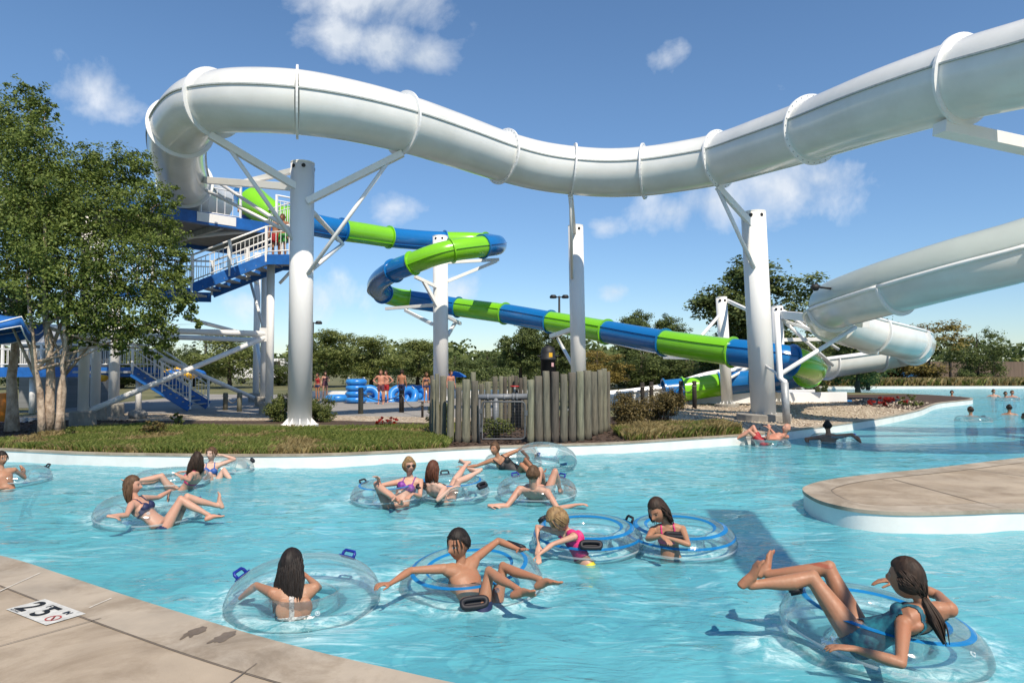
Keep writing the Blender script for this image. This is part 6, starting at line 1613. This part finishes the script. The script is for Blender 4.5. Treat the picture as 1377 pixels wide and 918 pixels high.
for i, (x, y, D, tl, lb) in enumerate([(497, 533, 28.6, (1.1, .3), 'blue tube leaning on end right of the stack of four'), (507, 537, 28.8, (.2, 0), 'blue tube lying flat behind the hands on hips man'), (525, 538, 28.8, (.1, .1), 'blue tube lying flat between the two standing men'), (537, 533, 29.2, (1.2, .2), 'blue tube on end at the left of the big pile'), (548, 534, 29, (1.0, -.3), 'blue tube on end in the middle of the big pile'), (556, 528, 30.2, (.5, .2), 'blue tube lying on top of the big pile'), (563, 533, 30, (1.2, -.1), 'blue tube on end beside the woman in the bikini'), (583, 532, 30.5, (1.1, .2), 'blue tube on end right of the woman in the bikini')]):
    blue_tube(x, y, D, lb, None, .36, .16, tl)
# low white kerb of the landing pool with blue water beyond
kb = thing('low_wall', P(455, 538, D=31), 'low white wall behind the blue tubes across the walkway', 'wall')
kl = [Vector((-9.5, 31.5)), Vector((-4, 31.8)), Vector((-1.5, 32)), Vector((1.5, 33))]; mb = MB(); mb.ribbon(z3(kl, ZL - .02), z3(kl, ZL + .32)); mb.ribbon(z3(kl, ZL + .32), z3(offset2(kl, .25), ZL + .32)); mb.ribbon(z3(offset2(kl, .25), ZL + .32), z3(offset2(kl, .25), ZL - .02)); mb.build('kerb', M_wall, kb)
M_splash = mat('landing pool blue', (.03, .22, .40), .15, scale=3)
struct('landing_pool', MB().poly([[Vector((-9.5, 31.9)), Vector((-1.5, 32.4)), Vector((1.5, 33.3)), Vector((1.5, 37)), Vector((-9.5, 36))]], ZL + .2), M_splash)
struct('left_pool', MB().poly([[Vector((-26, 17.5)), Vector((-15.5, 17.2)), Vector((-12.8, 18)), Vector((-13.2, 19.6)), Vector((-26, 20))]], ZL + .004), M_splash)
# people on the far walkway and on the tower
BG = 'people across the walkway'
stander(512, 543, 'shirtless man standing with hands on hips in dark trunks by the blue tubes', dict(st=1.31, fem=False, fat=1.15, skin='ruddy', hair='brown', hairdo='short', wear='trunks', cloth='plum'), .1, 'hips', group=BG)
stander(519, 541, 'shirtless man half hidden behind the man with hands on hips', dict(st=1.28, fem=False, skin='ruddy', hair='dark', hairdo='short', wear='trunks', cloth='red'), -.3, 'hips', group=BG)
stander(540, 541, 'shirtless man with his back turned behind a walkway post', dict(st=1.30, fem=False, skin='tan', hair='dark', hairdo='short', wear='trunks', cloth='navy'), 2.9, 'down', group=BG)
stander(573, 541, 'woman in a bikini standing among the blue tubes', dict(st=1.20, fem=True, skin='tan', hair='brown', hairdo='bob', wear='bikini', cloth='navy'), .5, 'fold', group=BG)
stander(606, 541, 'bather whose head shows above the left palisade posts', dict(st=1.26, fem=False, skin='ruddy', hair='brown', hairdo='short', wear='trunks', cloth='navy'), .6, 'down', group=BG)
stander(427, 538, 'bather in a red top standing by the shrub beside the thickest column', dict(st=1.15, fem=True, skin='tan', hair='dark', hairdo='short', wear='kid', cloth='red', cloth2='navy'), -.4, 'down', group=BG)
stander(437, 537, 'bather with folded arms to the right of the red topped bather', dict(st=1.22, fem=True, skin='fair', hair='dark', hairdo='bob', wear='onepiece', cloth='plum'), .4, 'fold', group=BG)
stander(330, 290, 'bather waiting on the top platform above the green slide mouth', dict(st=1.75, fem=False, skin='fair', hair='black', hairdo='short', wear='trunks', cloth='blue'), .3, 'rail', z=pz - .04, D=25.2, group=BG)
stander(371, 347, 'slim bather in patterned shorts on the stair landing, left of two', dict(st=1.4, fem=False, skin='tan', hair='dark', hairdo='short', wear='trunks', cloth='red'), .3, 'down', z=Lz + .04, D=20.9, group=BG)
stander(380, 347, 'slim bather in green shorts on the stair landing, right of two', dict(st=1.38, fem=False, skin='tan', hair='brown', hairdo='short', wear='trunks', cloth='green'), -.2, 'down', z=Lz + .04, D=20.8, group=BG)
# walkway posts with rope
def rope_post(px, py, top, label, m=M_wood, r=.08):
    b = P(px, py, ZL); t = P(px, top, D=b.y); th = thing('rope_post', b, label, 'post', 'rope posts beside the walkways'); MB().tube([b - Vector((0, 0, .05)), (b.x, b.y, t.z - .02), (b.x, b.y, t.z)], [r, r, r * .8], 12).build('post', m, th)
    k = MB(); k.tube([Vector((b.x, b.y, ZL + (t.z - ZL) * .8)) + Vector((math.cos(a) * (r + .006), math.sin(a) * (r + .006), 0)) for a in [2 * PI * i / 12 for i in range(12)]], .015, 6, closed=True); k.build('rope_collar', M_rope, th); return Vector((b.x, b.y, ZL + (t.z - ZL) * .8))
def rope(a, b, label):
    t = thing('rope', (a + b) / 2, label, 'rope'); MB().tube([a.lerp(b, i / 10) - Vector((0, 0, .22 * math.sin(PI * i / 10))) for i in range(11)], .016, 6).build('strand', M_rope, t)
r1 = rope_post(485, 556, 521, 'pale timber rope post in front of the blue tube stack'); r2 = rope_post(540, 554, 524, 'dark timber rope post in front of the man with his back turned', M_darkpost); r3 = rope_post(568, 561, 540, 'thin rope post close to the left end of the palisade', M_darkpost, .035); r0 = rope_post(322, 553, 528, 'timber rope post right of the bottom stair'); r00 = rope_post(303, 551, 528, 'timber rope post nearest the bottom stair')
rope(r1, r2, 'slack rope across the walkway in front of the men'); rope(r2, r3, 'slack rope ending at the thin post'); rope(r00, r0, 'short rope between the two posts by the bottom stair')
q1 = rope_post(864, 545, 514, 'dark post behind the bronze shrubs, first from the palisade', M_darkpost); q2 = rope_post(876, 545, 513, 'dark post behind the bronze shrubs, second from the palisade', M_darkpost); q3 = rope_post(916, 546, 512, 'dark post left of the green slide exit', M_darkpost); q4 = rope_post(934, 549, 512, 'dark post in front of the green slide exit', M_darkpost)
rope(q3, q4, 'dark chain hanging between the two posts at the green slide exit'); rope(q2, q3, 'slack rope behind the bronze shrubs')
# blue patio umbrella peeping past column 2
ub = thing('patio_umbrella', P(612, 535, D=36), 'blue patio umbrella showing right of the helix column', 'umbrella'); ub.location.z = ZL
q = P(612, 499, D=36); MB().lathe((q.x, q.y, q.z), [(0, 0), (.25, -.06), (.55, -.22), (.62, -.3), (.60, -.3), (.5, -.2), (0, -.03)], 12, False).build('canopy', M_canvas, ub); MB().tube([(q.x, q.y, ZL), (q.x, q.y, q.z - .05)], .03, 8).build('pole', M_steel, ub)
# lamp posts
def lamp(px, top, D, label):
    t = P(px, top, D=D); th = thing('lamp_post', (t.x, D, ZL), label, 'lamp post', 'dark parking lot lamp posts'); MB().tube([(t.x, D, ZL), (t.x, D, t.z)], [.14, .09], 10).build('pole', M_black, th)
    MB().tube([(t.x - .55, D, t.z - .1), (t.x + .55, D, t.z - .1)], .05, 8).build('crossarm', M_black, th)
    for s in (-1, 1): MB().lathe((t.x + s * .55, D, t.z - .22), [(0, 0), (.30, .02), (.34, .16), (.22, .32), (0, .34)], 12).build('lamp_head', M_black, th)
lamp(752, 398, 62, 'twin headed dark lamp post left of the middle column above the blue slide'); lamp(277, 446, 55, 'twin headed dark lamp post between the birch and the stair columns'); lamp(421, 433, 66, 'dark lamp post just right of the thickest column')
# back fence, shed, white hut roofs
bf = thing('board_fence', (32, 66, ZL), 'long brown board fence on the far bank behind the lone tree', 'fence')
MB().box((40, 66, ZL + .95), (62, .1, 1.9)).build('boards', M_brownf, bf)
for i in range(16): MB().box((9.5 + i * 4.1, 65.85, ZL + 1.0), (.14, .14, 2.05)).build('post', M_darkpost, bf)
sd = thing('blue_shed', (38, 62, ZL), 'flat blue corrugated shed under the yellowing tree on the far bank', 'shed')
a, b = P(1197, 508, D=62), P(1243, 508, D=62); mb = MB(); n = 60
ln = [Vector((a.x + (b.x - a.x) * i / n, 62 + .05 * (i % 2))) for i in range(n + 1)]; zt = P(1200, 490, D=62).z; mb.ribbon(z3(ln, ZL), z3(ln, zt)); mb.build('front_sheet', M_blueshed, sd)
MB().box(((a.x + b.x) / 2, 63.3, (ZL + zt) / 2), (b.x - a.x - .02, 2.3, zt - ZL - .04)).build('shed_body', M_blueshed, sd); MB().box(((a.x + b.x) / 2, 63.2, zt + .05), (b.x - a.x + .3, 2.8, .08)).build('roof', M_galv, sd)
vn_ = thing('white_van', P(352, 510, D=58), 'pale boxy van parked beyond the stair columns', 'van'); c = P(353, 508, D=58)
MB().box((c.x, 58, ZL + 1.25), (4.4, 1.9, 1.7)).build('body', M_steel, vn_, .12); MB().box((c.x, 57.04, ZL + 1.62), (3.6, .02, .5)).build('window', M_black, vn_)
for s in (-1.4, 1.4): MB().lathe((c.x + s, 57.2, ZL + .36), [(0, -.12), (.34, -.12), (.36, 0), (.34, .12), (0, .12)], 18, True, (0, 1, 0)).build('wheel', M_black, vn_)
# boulder and gravel edging
bo = MB(); n = 14; c = P(186, 562, ZL) + Vector((0, 0, .1)); sph(bo, c, (.30, .2, .16), None, 20, 12)
rgb = random.Random(4); bo.v = [c + (v - c) * (1 + .25 * noise.noise(v * 4)) for v in bo.v]; o = bo.build('boulder', M_rock); tag(o, 'pale grey boulder lying near the bottom of the stairs', 'boulder')
# clipped hedge along the walkway and dark understory
def hedge(name, x0, x1, y, h, label, seed, m=M_leafB, n=5200, sz=.16):
    rg = random.Random(seed); mb = MB()
    for i in range(n):
        x = rg.uniform(x0, x1); v = .75 + .35 * noise.noise(Vector((x * .35, seed, 0))); p = Vector((x, y + rg.uniform(-.7, .7), ZL + rg.random() ** .7 * h * v)); leaf(mb, p, rdir(rg) + Vector((0, -.5, .4)), sz, rg)
    t = thing('hedge', ((x0 + x1) / 2, y, ZL), label, 'hedge'); mb.build('foliage', m, t)
hedge('h', -40, -14, 52, 2.0, 'dark hedge in front of the trees left of the thickest column', 1); hedge('h', -14, 5, 56, 1.7, 'dark hedge under the rounded trees behind the blue tubes', 2); hedge('h', 3, 22, 48, 1.9, 'tall dark hedge behind the clipped round shrubs', 3, M_shrub, 6500)
hedge('h', 20, 64, 69, 2.6, 'rough dark hedge rising over the brown fence', 4, M_leafB, 6000, .26)
# added mast out of view; its bar casts the long shadow on the water
fm = thing('shadow_mast', (3.45, -1.2, ZL), 'tall mast added out of view with a long bar that shadows the water', 'shadow caster')
MB().tube([(3.45, -1.2, ZL), (3.45, -1.2, 6.2)], [.09, .06], 14).build('pole', M_steel, fm)
MB().beam((3.45, -1.2, 6.05), (3.87, 1.3, 6.02), .06, .06).build('arm', M_steel, fm)
MB().beam((3.86, 1.2, 6.0), (4.3, 3.8, 6.0), .5, .14).build('shadow_bar', M_galv, fm, .03)
